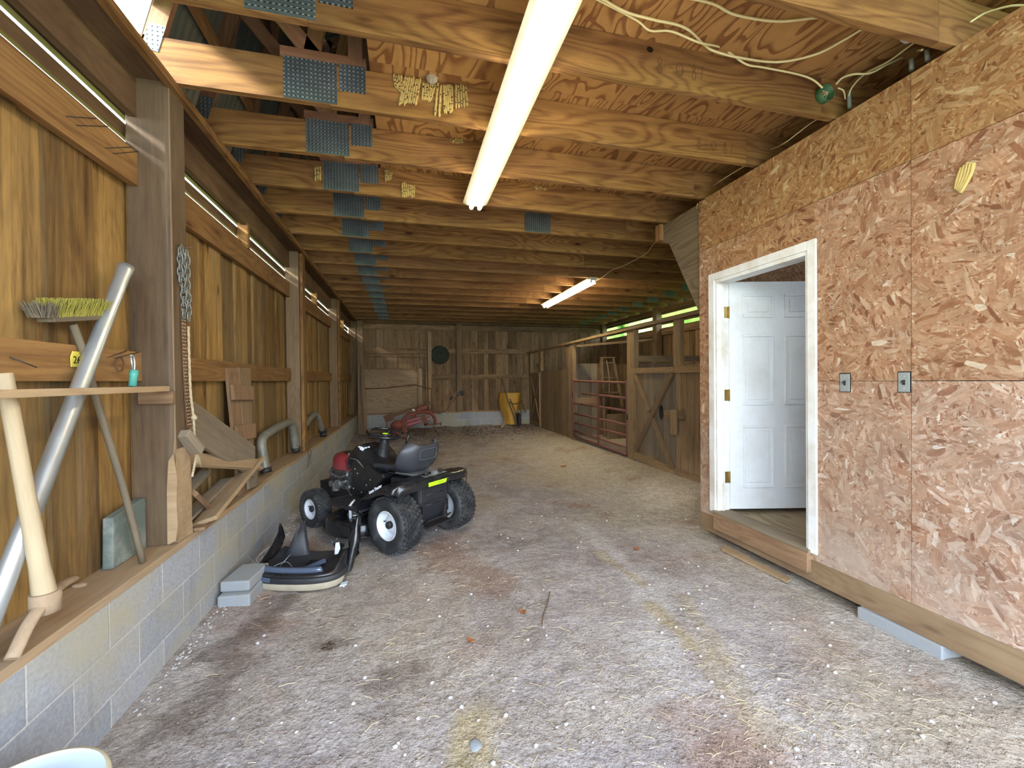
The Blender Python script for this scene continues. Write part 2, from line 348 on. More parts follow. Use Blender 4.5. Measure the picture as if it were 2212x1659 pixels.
def make_floor():
    t = NT('dirt_floor', .95, 0, .12); p = t.pos(); sx = t.new('ShaderNodeSeparateXYZ'); t.l(p, sx.inputs[0]); X, Y = sx.outputs['X'], sx.outputs['Y']
    n1 = t.noise(p, .55, 5, .6, .5); n2 = t.noise(p, 2.6, 6, .65, .4); n3 = t.noise(p, 13, 5, .7); n4 = t.noise(p, 55, 4, .7)
    c = t.ramp(n2, (.30, (.30, .258, .240)), (.48, (.405, .360, .338)), (.62, (.475, .430, .405)), (.8, (.56, .525, .50)))
    c = t.mix(t.math('MULTIPLY', t.ramp(n1, (.44, 0.0), (.62, 1.0)), .65), c, (.45, .385, .29))
    # sandy tan on the right and along the middle, greyer soil on the left
    rt = t.math('MULTIPLY_ADD', t.math('SUBTRACT', X, 1.35), .7, t.math('MULTIPLY', t.math('SUBTRACT', n1, .5), 2.2), clamp=True)
    c = t.mix(t.math('MULTIPLY', rt, .6), c, (.47, .415, .31))
    rc = t.noise(t.sc(p, (1, 1, 1), (5.2, 1.1, 0)), 1.3, 4, .6); c = t.mix(t.math('MULTIPLY', t.ramp(rc, (.56, 0.0), (.70, 1.0)), .6), c, (.30, .17, .11))
    # worn chalky streaks running down the aisle
    def seg(x0, y0, x1, y1, w):
        dx, dy = x1 - x0, y1 - y0; L2 = dx * dx + dy * dy
        ax = t.math('SUBTRACT', X, x0); ay = t.math('SUBTRACT', Y, y0)
        h = t.math('DIVIDE', t.math('ADD', t.math('MULTIPLY', ax, dx), t.math('MULTIPLY', ay, dy)), L2, clamp=True)
        ex = t.math('SUBTRACT', ax, t.math('MULTIPLY', h, dx)); ey = t.math('SUBTRACT', ay, t.math('MULTIPLY', h, dy))
        d = t.math('SQRT', t.math('ADD', t.math('MULTIPLY', ex, ex), t.math('MULTIPLY', ey, ey)))
        d = t.math('ADD', d, t.math('MULTIPLY', t.math('SUBTRACT', n2, .5), w * 2.6)); d = t.math('ADD', d, t.math('MULTIPLY', t.math('SUBTRACT', n3, .5), w * .9))
        return t.ramp(t.math('DIVIDE', d, w), (.35, 1.0), (1.0, 0.0))
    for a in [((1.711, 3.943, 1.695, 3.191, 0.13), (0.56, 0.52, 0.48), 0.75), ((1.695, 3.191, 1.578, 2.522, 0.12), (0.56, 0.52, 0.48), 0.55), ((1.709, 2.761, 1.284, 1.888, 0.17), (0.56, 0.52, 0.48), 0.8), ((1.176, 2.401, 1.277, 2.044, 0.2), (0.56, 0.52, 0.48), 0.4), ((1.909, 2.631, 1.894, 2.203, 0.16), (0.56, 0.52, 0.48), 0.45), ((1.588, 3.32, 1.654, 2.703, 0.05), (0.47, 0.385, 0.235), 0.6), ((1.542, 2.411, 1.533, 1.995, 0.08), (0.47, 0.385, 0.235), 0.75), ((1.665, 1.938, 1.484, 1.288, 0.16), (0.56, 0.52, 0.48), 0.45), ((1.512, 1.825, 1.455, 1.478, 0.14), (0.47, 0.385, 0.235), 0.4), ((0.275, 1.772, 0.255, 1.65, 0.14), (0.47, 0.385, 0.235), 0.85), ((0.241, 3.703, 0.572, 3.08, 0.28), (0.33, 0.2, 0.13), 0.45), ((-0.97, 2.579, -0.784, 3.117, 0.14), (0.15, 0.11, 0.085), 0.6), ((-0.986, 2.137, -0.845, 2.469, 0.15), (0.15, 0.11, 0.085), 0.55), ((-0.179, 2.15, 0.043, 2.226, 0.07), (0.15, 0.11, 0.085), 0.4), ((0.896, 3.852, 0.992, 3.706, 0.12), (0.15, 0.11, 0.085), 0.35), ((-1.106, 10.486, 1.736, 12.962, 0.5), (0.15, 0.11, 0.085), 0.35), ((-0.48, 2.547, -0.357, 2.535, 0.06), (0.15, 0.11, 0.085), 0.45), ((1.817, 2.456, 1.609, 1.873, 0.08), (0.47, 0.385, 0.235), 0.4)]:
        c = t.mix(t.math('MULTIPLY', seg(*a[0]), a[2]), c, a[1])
    c = t.mix(1.0, c, t.ramp(n3, (.25, .72), (.5, 1.0), (.78, 1.28)), 'MULTIPLY')
    c = t.mix(1.0, c, t.ramp(n4, (.3, .70), (.7, 1.26)), 'MULTIPLY')
    pe = t.vor(p, 34); pc = t.vor(p, 34, 'Color'); sp = t.new('ShaderNodeSeparateColor'); t.l(pc, sp.inputs[0])
    pk = t.math('MULTIPLY', t.ramp(pe, (.16, 1.0), (.26, 0.0)), t.ramp(sp.outputs[0], (.80, 0.0), (.84, 1.0)))
    c = t.mix(t.math('MULTIPLY', pk, .6), c, (.62, .57, .52))
    cr = t.vor(t.sc(p, (1, 1, 1)), 5.5, 'Distance', 'DISTANCE_TO_EDGE'); ck = t.math('MULTIPLY', t.ramp(cr, (.0, 1.0), (.03, 0.0)), t.ramp(n1, (.45, 0.0), (.6, 1.0)))
    c = t.mix(t.math('MULTIPLY', ck, .35), c, (.15, .11, .09))
    t.color(c)
    h = t.math('ADD', t.math('MULTIPLY', n3, 1.2), t.math('ADD', t.math('MULTIPLY', n4, .5), t.math('ADD', t.math('MULTIPLY', pk, .5), t.math('MULTIPLY', n2, 1.5))))
    t.bump(h, 1.0, .03); return t.m
M['floor'] = make_floor()

def make_plate():
    t = NT('truss_plate', .45, .75, .5); g = t.attr().outputs['Vector']
    sp = t.new('ShaderNodeSeparateXYZ'); t.l(g, sp.inputs[0])
    u = t.math('SINE', t.math('MULTIPLY', sp.outputs['X'], 2 * math.pi / .0245)); v = t.math('SINE', t.math('MULTIPLY', sp.outputs['Y'], 2 * math.pi / .0245))
    u2 = t.math('SINE', t.math('MULTIPLY', sp.outputs['X'], 2 * math.pi / .0245 * 2)); 
    d = t.math('MULTIPLY', t.ramp(u, (.3, 0.0), (.75, 1.0)), t.ramp(v, (.35, 0.0), (.8, 1.0)))
    hole = t.math('MULTIPLY', t.ramp(t.math('MULTIPLY', u, -1.0), (.5, 0.0), (.85, 1.0)), t.ramp(v, (.4, 0.0), (.85, 1.0)))
    c = t.mix(d, (.20, .25, .265), (.46, .50, .44)); c = t.mix(hole, c, (.035, .035, .03))
    n = t.noise(t.pos(), 5, 3); c = t.mix(1.0, c, t.ramp(n, (.3, .7), (.7, 1.15)), 'MULTIPLY')
    t.color(c); t.bump(t.math('SUBTRACT', d, hole), .7, .004); return t.m
M['plate_metal'] = make_plate()
M['corr'] = plain('corrugated_roof', (.20, .23, .19), .5, .5, .5, (.33, .28, .18), .5, 3)
M['white_paint'] = plain('white_trim_paint', (.80, .82, .80), .45, 0, .5, (.48, .38, .24), .5, 3.2)
M['door_paint'] = plain('door_paint', (.76, .79, .80), .4, 0, .5, (.50, .47, .40), .32, 2.6)
M['brass'] = plain('brass_hinge', (.60, .44, .16), .35, .9)
M['dark_steel'] = plain('dark_steel', (.045, .045, .048), .5, .6, .5, (.12, .08, .055), .4, 20)
M['galv'] = plain('galvanised_steel', (.52, .55, .56), .34, .75, .5, (.42, .42, .36), .35, 8)
M['pipe_old'] = plain('dull_steel_pipe', (.22, .22, .18), .5, .35, .4, (.45, .45, .40), .4, 14, .3)
M['black'] = plain('black_gloss_plastic', (.010, .011, .014), .25, 0, .5, (.06, .052, .045), .22, 4, 0, 60, .25)
M['black_matte'] = plain('black_matte_plastic', (.020, .022, .027), .45, 0, .45, (.08, .07, .06), .25, 5)
M['seat'] = plain('seat_vinyl', (.040, .044, .055), .36, 0, .5, (.09, .085, .08), .15, 6, .12, 220)
M['rubber'] = plain('tire_rubber', (.026, .028, .031), .55, 0, .4, (.11, .105, .095), .5, 12)
M['rim'] = plain('white_rim_paint', (.74, .78, .82), .35, 0, .5, (.35, .33, .30), .25, 9)
M['red'] = plain('red_engine_cover', (.25, .028, .036), .4, 0, .5, (.22, .12, .09), .35, 9)
M['red_rust'] = plain('red_painted_iron', (.20, .048, .036), .6, .2, .4, (.19, .10, .065), .6, 9)
M['rust'] = plain('rusty_steel', (.16, .085, .05), .75, .4, .3, (.26, .17, .11), .5, 14)
M['gate'] = plain('gate_tube_paint', (.20, .075, .06), .55, .3, .4, (.17, .12, .09), .5, 7)
M['seat_line'] = plain('seat_piping', (.10, .11, .13), .35)
M['alu'] = plain('grey_engine_metal', (.22, .22, .22), .5, .6, .5, (.10, .085, .07), .6, 18)
M['yellow'] = plain('yellow_tray_paint', (.62, .34, .035), .5, 0, .5, (.34, .21, .07), .35, 5)
M['lime'] = plain('lime_sticker', (.55, .95, .02), .4)
M['ink'] = plain('black_ink', (.01, .012, .01), .6)
M['white_decal'] = plain('white_decal', (.78, .84, .92), .5)
M['pencil'] = plain('pencil_mark', (.085, .05, .02), .7)
M['nest'] = plain('dried_mud_nest', (.56, .43, .155), .9, 0, .1, (.40, .31, .12), .5, 40, .5, 120)
M['nest_hole'] = plain('nest_hole', (.02, .012, .006), .95, 0, .05)
M['nest_grey'] = plain('grey_mud_nest', (.50, .45, .33), .95, 0, .1, (.30, .27, .2), .6, 60, .9, 120)
M['wire'] = plain('cream_cable', (.74, .70, .36), .5, 0, .4, (.55, .48, .24), .3, 6)
M['wire_old'] = plain('aged_cable', (.55, .44, .22), .6, 0, .4)
M['green_box'] = plain('green_plastic_box', (.045, .12, .045), .5, 0, .4)
M['conduit'] = plain('grey_conduit', (.25, .30, .26), .6)
M['switch'] = plain('switch_plate', (.36, .40, .38), .45, .3, .5, (.25, .25, .22), .4, 30)
M['tag_yellow'] = plain('yellow_tag', (.72, .58, .09), .5)
M['aqua'] = plain('aqua_grip', (.07, .32, .26), .5)
M['rope'] = plain('sisal_rope', (.50, .40, .26), .95, 0, .1, (.35, .27, .17), .5, 60, .8, 300)
M['moss'] = plain('moss_yellow_bristle', (.30, .27, .055), .95, 0, .1, (.19, .17, .05), .6, 60, .6, 200)
M['chain'] = plain('weathered_chain', (.21, .22, .20), .5, .6, .4, (.12, .09, .06), .5, 60)
M['bounce_gravel'] = plain('bounce_yard_gravel', (.42, .38, .32), .95, 0, .1, (.30, .26, .2), .5, 2.0)
M['handle_pale'] = wood('pale_handle', (.50, .41, .27), (.36, .28, .17), .3, .0, (.33, .26, .16), .3, .2, .7)
M['handle_dark'] = wood('dark_handle', (.20, .165, .115), (.11, .09, .06), .3, .0, None, .3, .2, .8)
M['clod'] = plain('dried_clay', (.36, .26, .17), .95, 0, .1, (.26, .18, .11), .5, 20, .6, 80)
M['concrete'] = plain('concrete', (.29, .31, .325), .9, 0, .2, (.30, .28, .24), .5, 10, .5, 90)
M['slate'] = plain('mossy_concrete', (.13, .16, .14), .85, 0, .2, (.36, .38, .33), .5, 8, .5, 60)
M['cloth_green'] = plain('dark_green_rubber', (.028, .036, .026), .75, 0, .3, (.05, .05, .035), .5, 10, .3, 60)
M['leaf'] = plain('dry_leaf', (.36, .13, .045), .8, 0, .2, (.22, .08, .03), .5, 40)
M['straw'] = plain('straw', (.58, .47, .28), .9, 0, .1)
M['twig'] = plain('twig', (.16, .11, .075), .9, 0, .1)
M['chip'] = plain('dead_leaf_litter', (.22, .13, .085), .95, 0, .1)
M['pebble'] = plain('pebble', (.45, .42, .39), .9, 0, .2)
M['beige_rubber'] = plain('beige_bumper', (.42, .37, .27), .7, 0, .3, (.28, .25, .19), .4, 8)
M['lens'] = plain('clear_lens', (.10, .13, .20), .12, .3, .8)
M['blue_plastic'] = plain('pale_blue_plastic', (.55, .66, .80), .35, 0, .5)
M['rim_tan'] = plain('tan_bucket_rim', (.66, .60, .44), .5)
M['grass'] = plain('grass', (.13, .25, .05), .95, 0, .1, (.20, .30, .07), .6, 1.2, .5, 8)
M['foliage'] = plain('tree_foliage', (.14, .27, .05), .9, 0, .1, (.30, .42, .12), .8, 2.2, .8, 6)
M['bark'] = plain('tree_bark', (.10, .07, .05), .9, 0, .1)
M['shed_floor'] = make_ply('shed_floor_ply', (.34, .27, .17), (.22, .165, .10), 1.0, 18.0, (.5, 3, 3))
M['white_old'] = plain('bleached_wood', (.42, .39, .31), .85, 0, .2, (.26, .22, .16), .5, 8)
M['tube_glow'] = glow('fluorescent_tube', (1.0, .86, .60), 17.0)
M['tube_far'] = glow('fluorescent_tube_far', (1.0, .84, .52), 34.0)
M['fixture'] = plain('fixture_white_enamel', (.62, .60, .50), .4, 0, .5, (.35, .3, .2), .3, 6)

# ================================================================ floor and ground
def sst(a, b, x):
    t = max(0.0, min(1.0, (x - a) / (b - a))); return t * t * (3 - 2 * t)
def fz(x, y):
    s = sst(2.6, 3.5, x) * sst(3.2, 4.6, y) * .155
    b = sst(9.0, 11.8, y) * .155
    w = sst(-0.75, -1.2, x) * .02
    return max(s, b) + w + .010 * noise.noise(Vector((x * 1.1, y * 1.1, 0))) - .004
def fz_fine(x, y):
    bank = sst(10.2, 11.6, y) * .05 * max(0, noise.noise(Vector((x * 2.2, y * 2.2, 5))) + .25)
    return fz(x, y) + bank + .007 * noise.noise(Vector((x * 5, y * 5, 1))) + .004 * noise.noise(Vector((x * 14, y * 14, 2)))
mb = MB(); xs = [-1.6 + i * .055 for i in range(int(7.9 / .055) + 1)]; ys = [-1.3]
while ys[-1] < 12.4: ys.append(ys[-1] + (.055 if ys[-1] < 5 else .09))
mb.surf([[Vector((x, y, fz_fine(x, y))) for x in xs] for y in ys])
fl = mb.build('floor', M['floor']); tag(fl, kind='structure')
gm = MB()
gm.surf([[Vector((x, y, -.12 - .0 * x)) for x in (-60, -20, -1.5)] for y in (-60, -1.0, 12.5, 60)], smooth=False)
gm.surf([[Vector((x, y, -.12)) for x in (6.2, 20, 60)] for y in (-60, -1.0, 12.5, 60)], smooth=False)
gm.surf([[Vector((x, y, -.12)) for x in (-1.5, 6.2)] for y in (-60, -14)], smooth=False)
gd = MB(); gd.surf([[Vector((x, y, -.10 + .02 * noise.noise(Vector((x, y, 0))))) for x in (-6, -3, 0, 3, 6, 9)] for y in (-14, -10, -7, -4, -1.2)], smooth=False); tag(gd.build('bounce_yard', M['bounce_gravel']), kind='structure')  # unseen tan yard, added so warmer light bounces into the barn
gm.surf([[Vector((x, y, -.12)) for x in (-1.5, 6.2)] for y in (12.4, 60)], smooth=False)
tag(gm.build('ground', M['grass']), kind='structure')

# ================================================================ left wall
Y0, YB = -1.0, 12.1
wl_ = empty('wall_left', (0, 0, 0), kind='structure')
mb = MB(); y = Y0
seams = [2.155, 2.447, 2.66]
k = 0
while y < YB:
    w = random.choice((.14, .18, .20, .24, .27)) if y > 2.9 else random.uniform(.24, .30)
    if y < 2.155 < y + w + .08: w = 2.155 - y
    if abs(y - 2.155) < 1e-6: w = .292
    lay = (k % 2) * .0185
    mb.board((-1.43 - lay, y + w / 2, .585), (-1.43 - lay, y + w / 2, 2.715 + random.uniform(-.004, .004)), w + (.03 if k % 2 else -.012), .018, (1, 0, 0), rv=random.choice((.08, .3, .55, .8, .95))); y += w - .0; k += 1
mb.build('siding', M['siding'], wl_)
# concrete block footing with its own course coordinates
def block_wall(mb, x0, y0, x1, y1, z0, z1, t, off):
    d = Vector((x1 - x0, y1 - y0, 0)); L = d.length; d.normalize(); n = Vector((d.y, -d.x, 0))
    a = Vector((x0, y0, 0)); b = Vector((x1, y1, 0)); vs = []; uv = []
    for p, u in ((a, off), (b, off + L)):
        for z in (z0, z1):
            for q in (0, t): vs.append(p - n * q + Vector((0, 0, z))); uv.append((u, z - z1 + .203 * 10, 0))
    fs = [(0, 4, 6, 2), (5, 1, 3, 7), (2, 6, 7, 3), (0, 2, 3, 1), (4, 5, 7, 6)]
    mb._add(vs, fs, [[uv[i] for i in f] for f in fs], .5)
mb = MB(); block_wall(mb, -1.225, Y0, -1.225, YB, -.15, .556, .2, 4.973)
mb.build('block_footing', M['cmu'], wl_)
# sill plate, slightly wavy on its inner edge as the photo shows
mb = MB(); rows = []; n = 90
for i in range(n + 1):
    yy = Y0 + (YB - Y0) * i / n; e = -1.219 + .010 * noise.noise(Vector((yy * .9, 3, 0)))
    if 4.1 < yy < 5.2: e -= .028 * math.sin((yy - 4.1) / 1.1 * math.pi) 
    rows.append([Vector((-1.46, yy, .556)), Vector((e, yy, .556)), Vector((e, yy, .594)), Vector((-1.46, yy, .597))])
vs = [p for r in rows for p in r]; fs = []; gs = []
for i in range(n):
    for a, b in ((0, 1), (1, 2), (2, 3)):
        f = (i * 4 + a, (i + 1) * 4 + a, (i + 1) * 4 + b, i * 4 + b); f = f[::-1]; fs.append(f); gs.append([(vs[q].y, vs[q].x, vs[q].z) for q in f])
mb._add(vs, fs, gs, .6); mb.build('sill_board', M['sill'], wl_)
posts_y = (-.40, 2.70, 5.80, 8.90)
pw = .17
for i, py in enumerate(posts_y + (12.05,)):
    prev = (posts_y[i - 1] + pw) if i else Y0
    MB().board((-1.392, prev, 1.572), (-1.392, py, 1.572), .04, .155, (0, 0, 1)).build('middle_girt', M['girt'], wl_)
    MB().board((-1.392, prev, 2.60), (-1.392, py, 2.63 if i else 2.60), .04, .178, (0, 0, 1)).build('upper_girt', M['girt'], wl_)
    MB().board((-1.392, prev, 3.015), (-1.392, py, 3.015), .04, .21, (0, 0, 1)).build('header', M['plate'], wl_)
    if i:
        for fy in ((.5,) if i > 1 else ()):
            ym = prev + (py - prev) * fy
            MB().board((-1.40, ym, 2.70), (-1.40, ym, 2.93), .09, .04, (0, 1, 0)).build('vent_block', M['joist'], wl_)
MB().box(-1.475, -1.452, Y0, YB, 2.70, 2.797).build('vent_slat', M['girt'], wl_)
MB().box(-1.475, -1.452, Y0, YB, 2.820, 2.893).build('vent_slat', M['plate'], wl_)
MB().box(-1.475, -1.445, Y0, YB, 2.930, 3.12).build('fascia', M['plate'], wl_)
MB().box(-1.425, -1.225, Y0, YB, 3.12, 3.14).build('top_plate', M['plate'], wl_)
MB().box(-1.44, -1.425, Y0, YB, 3.10, 3.16).build('top_plate_edge', M['plate'], wl_)
MB().box(-1.235, -1.197, Y0, YB, 3.095, 3.142).build('plate_ledger', M['joist'], wl_)

PL = {1: ('thick dark post at the end of the tool rail, chain and strap on its side', 'post'),
      2: ('post standing on the block wall between the two bent pipes', 'post'),
      3: ('post on the left wall just short of the back corner, beyond the second bent pipe', 'post')}
def post(py, mat, lab, worn=False):
    mb = MB(); mb.board((-1.345, py + pw / 2, .597), (-1.345, py + pw / 2, 3.12), .155, pw, (0, 1, 0)) if not worn else None
    if worn:   # the face nearest the aisle is split away low down
        rows = []
        for i in range(31):
            z = .597 + (3.12 - .597) * i / 30; e = 0
            if z < 1.12: e = .018 + .012 * noise.noise(Vector((z * 6, 1, 0)))
            rows.append([Vector(q) for q in ((-1.425, py, z), (-1.245 - e * .3, py, z), (-1.225 - .0, py + .014 + e * .4, z), (-1.225 - e * .4, py + pw, z), (-1.425, py + pw, z))])
        vs = [p for r in rows for p in r]; fs = []; gs = []
        for i in range(30):
            for a in range(5):
                b = (a + 1) % 5; f = (i * 5 + a, i * 5 + b, (i + 1) * 5 + b, (i + 1) * 5 + a); fs.append(f); gs.append([(vs[q].z, vs[q].x + vs[q].y, 0) for q in f])
        mb._add(vs, fs, gs, .45)
    o = thing(mb, 'wooden_post', mat, lab, 'post', 'posts of the left wall', org=(-1.33, py + pw / 2, .597), bevel=.004)
    mb = MB(); mb.board((-1.2435, py + pw / 2, .60), (-1.2435, py + pw / 2, 3.10), pw - .02, .036, (1, 0, 0))
    mb.v = [p - o.location for p in mb.v]; mb.build('side_plank', M['joist'] if not worn else M['post_pale'], o, bevel=.003)
    return o
P1 = post(2.70, M['post'], PL[1][0], True)
P2 = post(5.80, M['post_pale'], PL[2][0]); P3 = post(8.90, M['post_pale'], PL[3][0])
# pale split wood at the foot of the near post
mb = MB(); poly = [(0, 0), (.040, .02), (.05, .10), (.046, .22), (.052, .36), (.035, .50), (.012, .46), (.002, .3)]
mm = Matrix.Translation((-1.265, 2.697, .597)); mb.prism([(x, y) for x, y in poly], 0, .006, mm @ Matrix.Rotation(R(90), 4, 'X'))
mb.v = [p - P1.location for p in mb.v]; mb.build('split_patch', M['pale'], P1)
mb = MB(); rows = []
for i in range(14):
    z = .597 + .52 * i / 13; rows.append([Vector((-1.222 + .006 * noise.noise(Vector((z * 9, j, 0))), 2.70 + pw * j / 4, z + (.05 * noise.noise(Vector((j, 4, 0))) if i == 13 else 0))) for j in range(5)])
mb.surf(rows); mb.v = [p - P1.location for p in mb.v]; mb.build('split_face', M['pale'], P1)

# ================================================================ back wall
wb_ = empty('wall_back', (0, 0, 0), kind='structure')
mb = MB(); x = -1.45; k = 0
while x < 6.1:
    w = random.choice((.13, .16, .19, .22, .25)); mb.board((x + w / 2, 12.12 + (k % 2) * .019, .57), (x + w / 2, 12.12 + (k % 2) * .019, 3.4), w + (.02 if k % 2 else -.004), .018, (0, 1, 0)); x += w; k += 1
mb.build('siding', M['back'], wb_)
mb = MB(); block_wall(mb, -1.225, 12.05, 6.0, 12.05, -.1, .556, .2, .1); mb.build('block_footing', M['cmu'], wb_)
MB().box(-1.2, 6.0, 12.04, 12.13, .556, .594).build('sill_board', M['sill'], wb_)
for z0, z1, x0, x1, nm in ((2.90, 3.04, -1.2, 1.45, 'upper_girt'), (2.90, 3.04, 1.62, 5.8, 'upper_girt'), (2.24, 2.38, -1.2, .62, 'middle_girt'), (2.24, 2.38, .8, 1.45, 'middle_girt'), (2.24, 2.38, 1.6, 3.6, 'middle_girt'), (1.50, 1.64, .42, 1.45, 'lower_girt'), (1.50, 1.64, 1.6, 3.6, 'lower_girt')):
    MB().box(x0, x1, 12.07, 12.108, z0, z1).build(nm, M['back'], wb_)
MB().box(-1.2, 6, 12.02, 12.11, 3.06, 3.14).build('top_plate', M['plate'], wb_)
mb = MB()
mb.board((1.53, 12.04, .59), (1.53, 12.04, 3.06), .16, .12, (0, 1, 0)); thing(mb, 'wooden_post', M['post_pale'], 'post on the back wall between the hanging round disk and the wheelbarrow', 'post', 'posts of the back wall', org=(1.53, 12.04, .594))
mb = MB()
mb.board((-1.13, 12.0, .20), (-1.13, 12.0, 3.1), .15, .14, (0, 1, 0)); thing(mb, 'wooden_post', M['post_pale'], 'corner post behind the bundle of slats leaning at the back left', 'post', 'posts of the back wall', org=(-1.13, 12.0, .2))

# ================================================================ right wall (behind the stalls) with its slatted vents
wr_ = empty('wall_right', (0, 0, 0), kind='structure')
mb = MB(); y = 3.3; k = 0
while y < 12.1:
    w = random.choice((.16, .2, .24)); mb.board((6.03 + (k % 2) * .01, y + w / 2, -.1), (6.03 + (k % 2) * .01, y + w / 2, 2.68), w + .01, .018, (1, 0, 0)); y += w; k += 1
mb.build('siding', M['back'], wr_)
for z0, z1 in ((2.755, 2.80), (2.88, 2.915), (2.995, 3.14)): MB().box(6.01, 6.035, 3.3, 12.1, z0, z1).build('vent_slat', M['plate'], wr_)
MB().box(5.96, 6.0, 3.3, 12.1, 2.50, 2.66).build('upper_girt', M['back'], wr_)
MB().box(5.92, 6.0, 3.3, 12.1, 3.05, 3.14).build('top_plate', M['plate'], wr_)
for yy in (5.2, 7.3): MB().box(5.9, 6.0, yy, yy + .06, .1, 3.1).build('stud', M['back'], wr_)
for yy, lab in ((8.95, 'post of the outer wall standing between the bright vent slits above the gate'), (11.75, 'pale corner post beside the bright vent slits at the back right')):
    mb = MB(); mb.board((5.9, yy, .1), (5.9, yy, 3.12), .16, .15, (1, 0, 0)); thing(mb, 'wooden_post', M['post_pale'], lab, 'post', 'posts of the outer right wall', org=(5.9, yy, .1))

# ================================================================ the OSB room
ro = empty('wall_inner_right', (0, 0, 0), kind='structure')
DY0, DY1, DZ0, DZ1 = 2.295, 3.21, .262, 2.345   # door opening in the wall
def sheet(y0, y1, z0, z1, rv, name='osb_sheet'):
    mb = MB(); M_ = Matrix(((0, 0, 1, 2.70), (1, 0, 0, 0), (0, 1, 0, 0), (0, 0, 0, 1)))
    mb.prism([(y0, z0), (y1, z0), (y1, z1), (y0, z1)], 0, .014, M_, rv=rv); o = random.uniform(-9, 9)
    mb.g = [[(a[0] * 1.0 + o, a[1], 0) for a in g] for g in mb.g]; mb.build(name, M['osb'], ro)
sheet(Y0, 1.700, .222, 1.448, 1.0); sheet(Y0, 1.700, 1.452, 2.655, .55); sheet(Y0, 1.700, 2.658, 3.125, .12)
sheet(1.703, 2.262, .222, 1.447, .85); sheet(1.703, 2.262, 1.450, 2.655, .6); sheet(1.703, 3.41, 2.658, 3.125, .1)
sheet(3.21, 3.41, .222, 2.655, .55); sheet(2.262, 3.21, 2.345, 2.655, .3); sheet(2.2625, 2.2955, .222, 2.345, .5)
mb = MB(); M_ = Matrix(((1, 0, 0, 0), (0, 0, 1, 3.395), (0, 1, 0, 0), (0, 0, 0, 1)))
mb.prism([(2.714, .222), (6.0, .222), (6.0, 3.0), (2.714, 3.0)], 0, .014, M_, rv=.4); mb.build('osb_end', M['osb'], ro)
mb = MB(); mb.prism([(2.714, .222), (6.0, .222), (6.0, 3.0), (2.714, 3.0)], 0, .014, Matrix(((1, 0, 0, 0), (0, 0, 1, -1.0), (0, 1, 0, 0), (0, 0, 0, 1))), rv=.4); mb.build('osb_front', M['osb'], ro)
mb = MB(); mb.box(6.0, 6.02, Y0, 3.4, 0, 3.14); mb.build('outer_siding', M['back'], ro)
for yy in (Y0 + .05, .4, 1.0, 1.68, 2.24, 3.25, 3.36):
    MB().box(2.716, 2.80, yy - .02, yy + .02, .24, 3.02).build('stud', M['joist_far'], ro)
MB().box(2.716, 2.80, Y0, 3.39, 3.0, 3.04).build('wall_plate', M['joist_far'], ro)
MB().box(2.716, 6.0, Y0, 3.39, .225, .262).build('room_floor', M['shed_floor'], ro)
MB().box(2.701, 2.84, Y0, 3.412, .066, .2205, rv=.6).build('skid_beam', M['skid'], ro, bevel=.004)
mb = MB(); mb.box(5.6, 5.75, Y0, 3.412, .0, .222); mb.build('far_skid_beam', M['skid'], ro)
MB().box(2.716, 2.84, Y0, 2.0, .2205, .2235).build('skid_gap', M['skid'], ro)
# door frame, threshold, riser under the door
df = empty('door_1', (2.70, 2.75, .26), kind='structure')
def dpart(mb, name, mat, par=None, **k):
    mb.v = [p - df.location for p in mb.v]; return mb.build(name, mat, par or df, **k)
dpart(MB().box(2.684, 2.700, DY1 - .008, DY1 + .062, .270, 2.408), 'casing', M['white_paint'], bevel=.003)
dpart(MB().box(2.684, 2.700, DY0 - .052, DY0 + .010, .270, 2.408), 'casing', M['white_paint'], bevel=.003)
dpart(MB().box(2.6845, 2.6995, DY0 + .010, DY1 - .008, 2.345, 2.408), 'casing', M['white_paint'], bevel=.003)
dpart(MB().box(2.694, 2.82, DY1 - .030, DY1 - .001, .29, 2.345), 'jamb', M['white_paint'])
dpart(MB().box(2.694, 2.82, DY0 + .001, DY0 + .030, .29, 2.345), 'jamb', M['white_paint'])
dpart(MB().box(2.695, 2.819, DY0 + .03, DY1 - .03, 2.316, 2.3445), 'jamb', M['white_paint'])
dpart(MB().box(2.745, 2.757, DY1 - .045, DY1 - .03, .29, 2.316), 'door_stop', M['white_paint'])
dpart(MB().box(2.745, 2.757, DY0 + .03, DY0 + .045, .29, 2.316), 'door_stop', M['white_paint'])
dpart(MB().box(2.665, 2.83, DY0 - .01, DY1 + .005, .268, .290), 'threshold', M['grey'], bevel=.004)
dpart(MB().box(2.660, 2.700, 2.29, 3.201, .130, .268), 'riser_board', M['rust_wood'], bevel=.004)
# the slab: six raised-panel door swung into the room
hinge = Vector((2.815, 3.165, 0)); ang = R(-14.0)
DM = Matrix.Translation((hinge.x, hinge.y, .30)) @ Matrix.Rotation(ang, 4, 'Z')     # local x runs along the slab, local -y faces the camera
dw, dh, dt = .885, 2.03, .042
slab = MB(); slab.M = DM; slab.box(0, dw, 0, dt, 0, dh)
s_ = dpart(slab, 'door_slab', M['door_paint'], bevel=.003)
px = ((.115, .395), (.49, .77)); pz = ((.20, .83), (.98, 1.56), (1.70, 1.91)); 
pz = ((.19, .75), (.93, 1.56), (1.71, 1.92))
for a, b in px:
    for c, d in pz:
        q = MB(); q.M = DM
        e = .022   # sunken moulding ring and raised field, built as stepped frames proud of the face
        for (x0, x1, z0, z1) in ((a, b, c, c + e), (a, b, d - e, d), (a, a + e, c + e, d - e), (b - e, b, c + e, d - e)):
            q.box(x0, x1, -.011, .001, z0, z1)
        q.box(a + .048, b - .048, -.009, .001, c + .048, d - .048)
        q.v = [p - df.location for p in q.v]; q.build('raised_panel', M['door_paint'], s_, bevel=.0035)
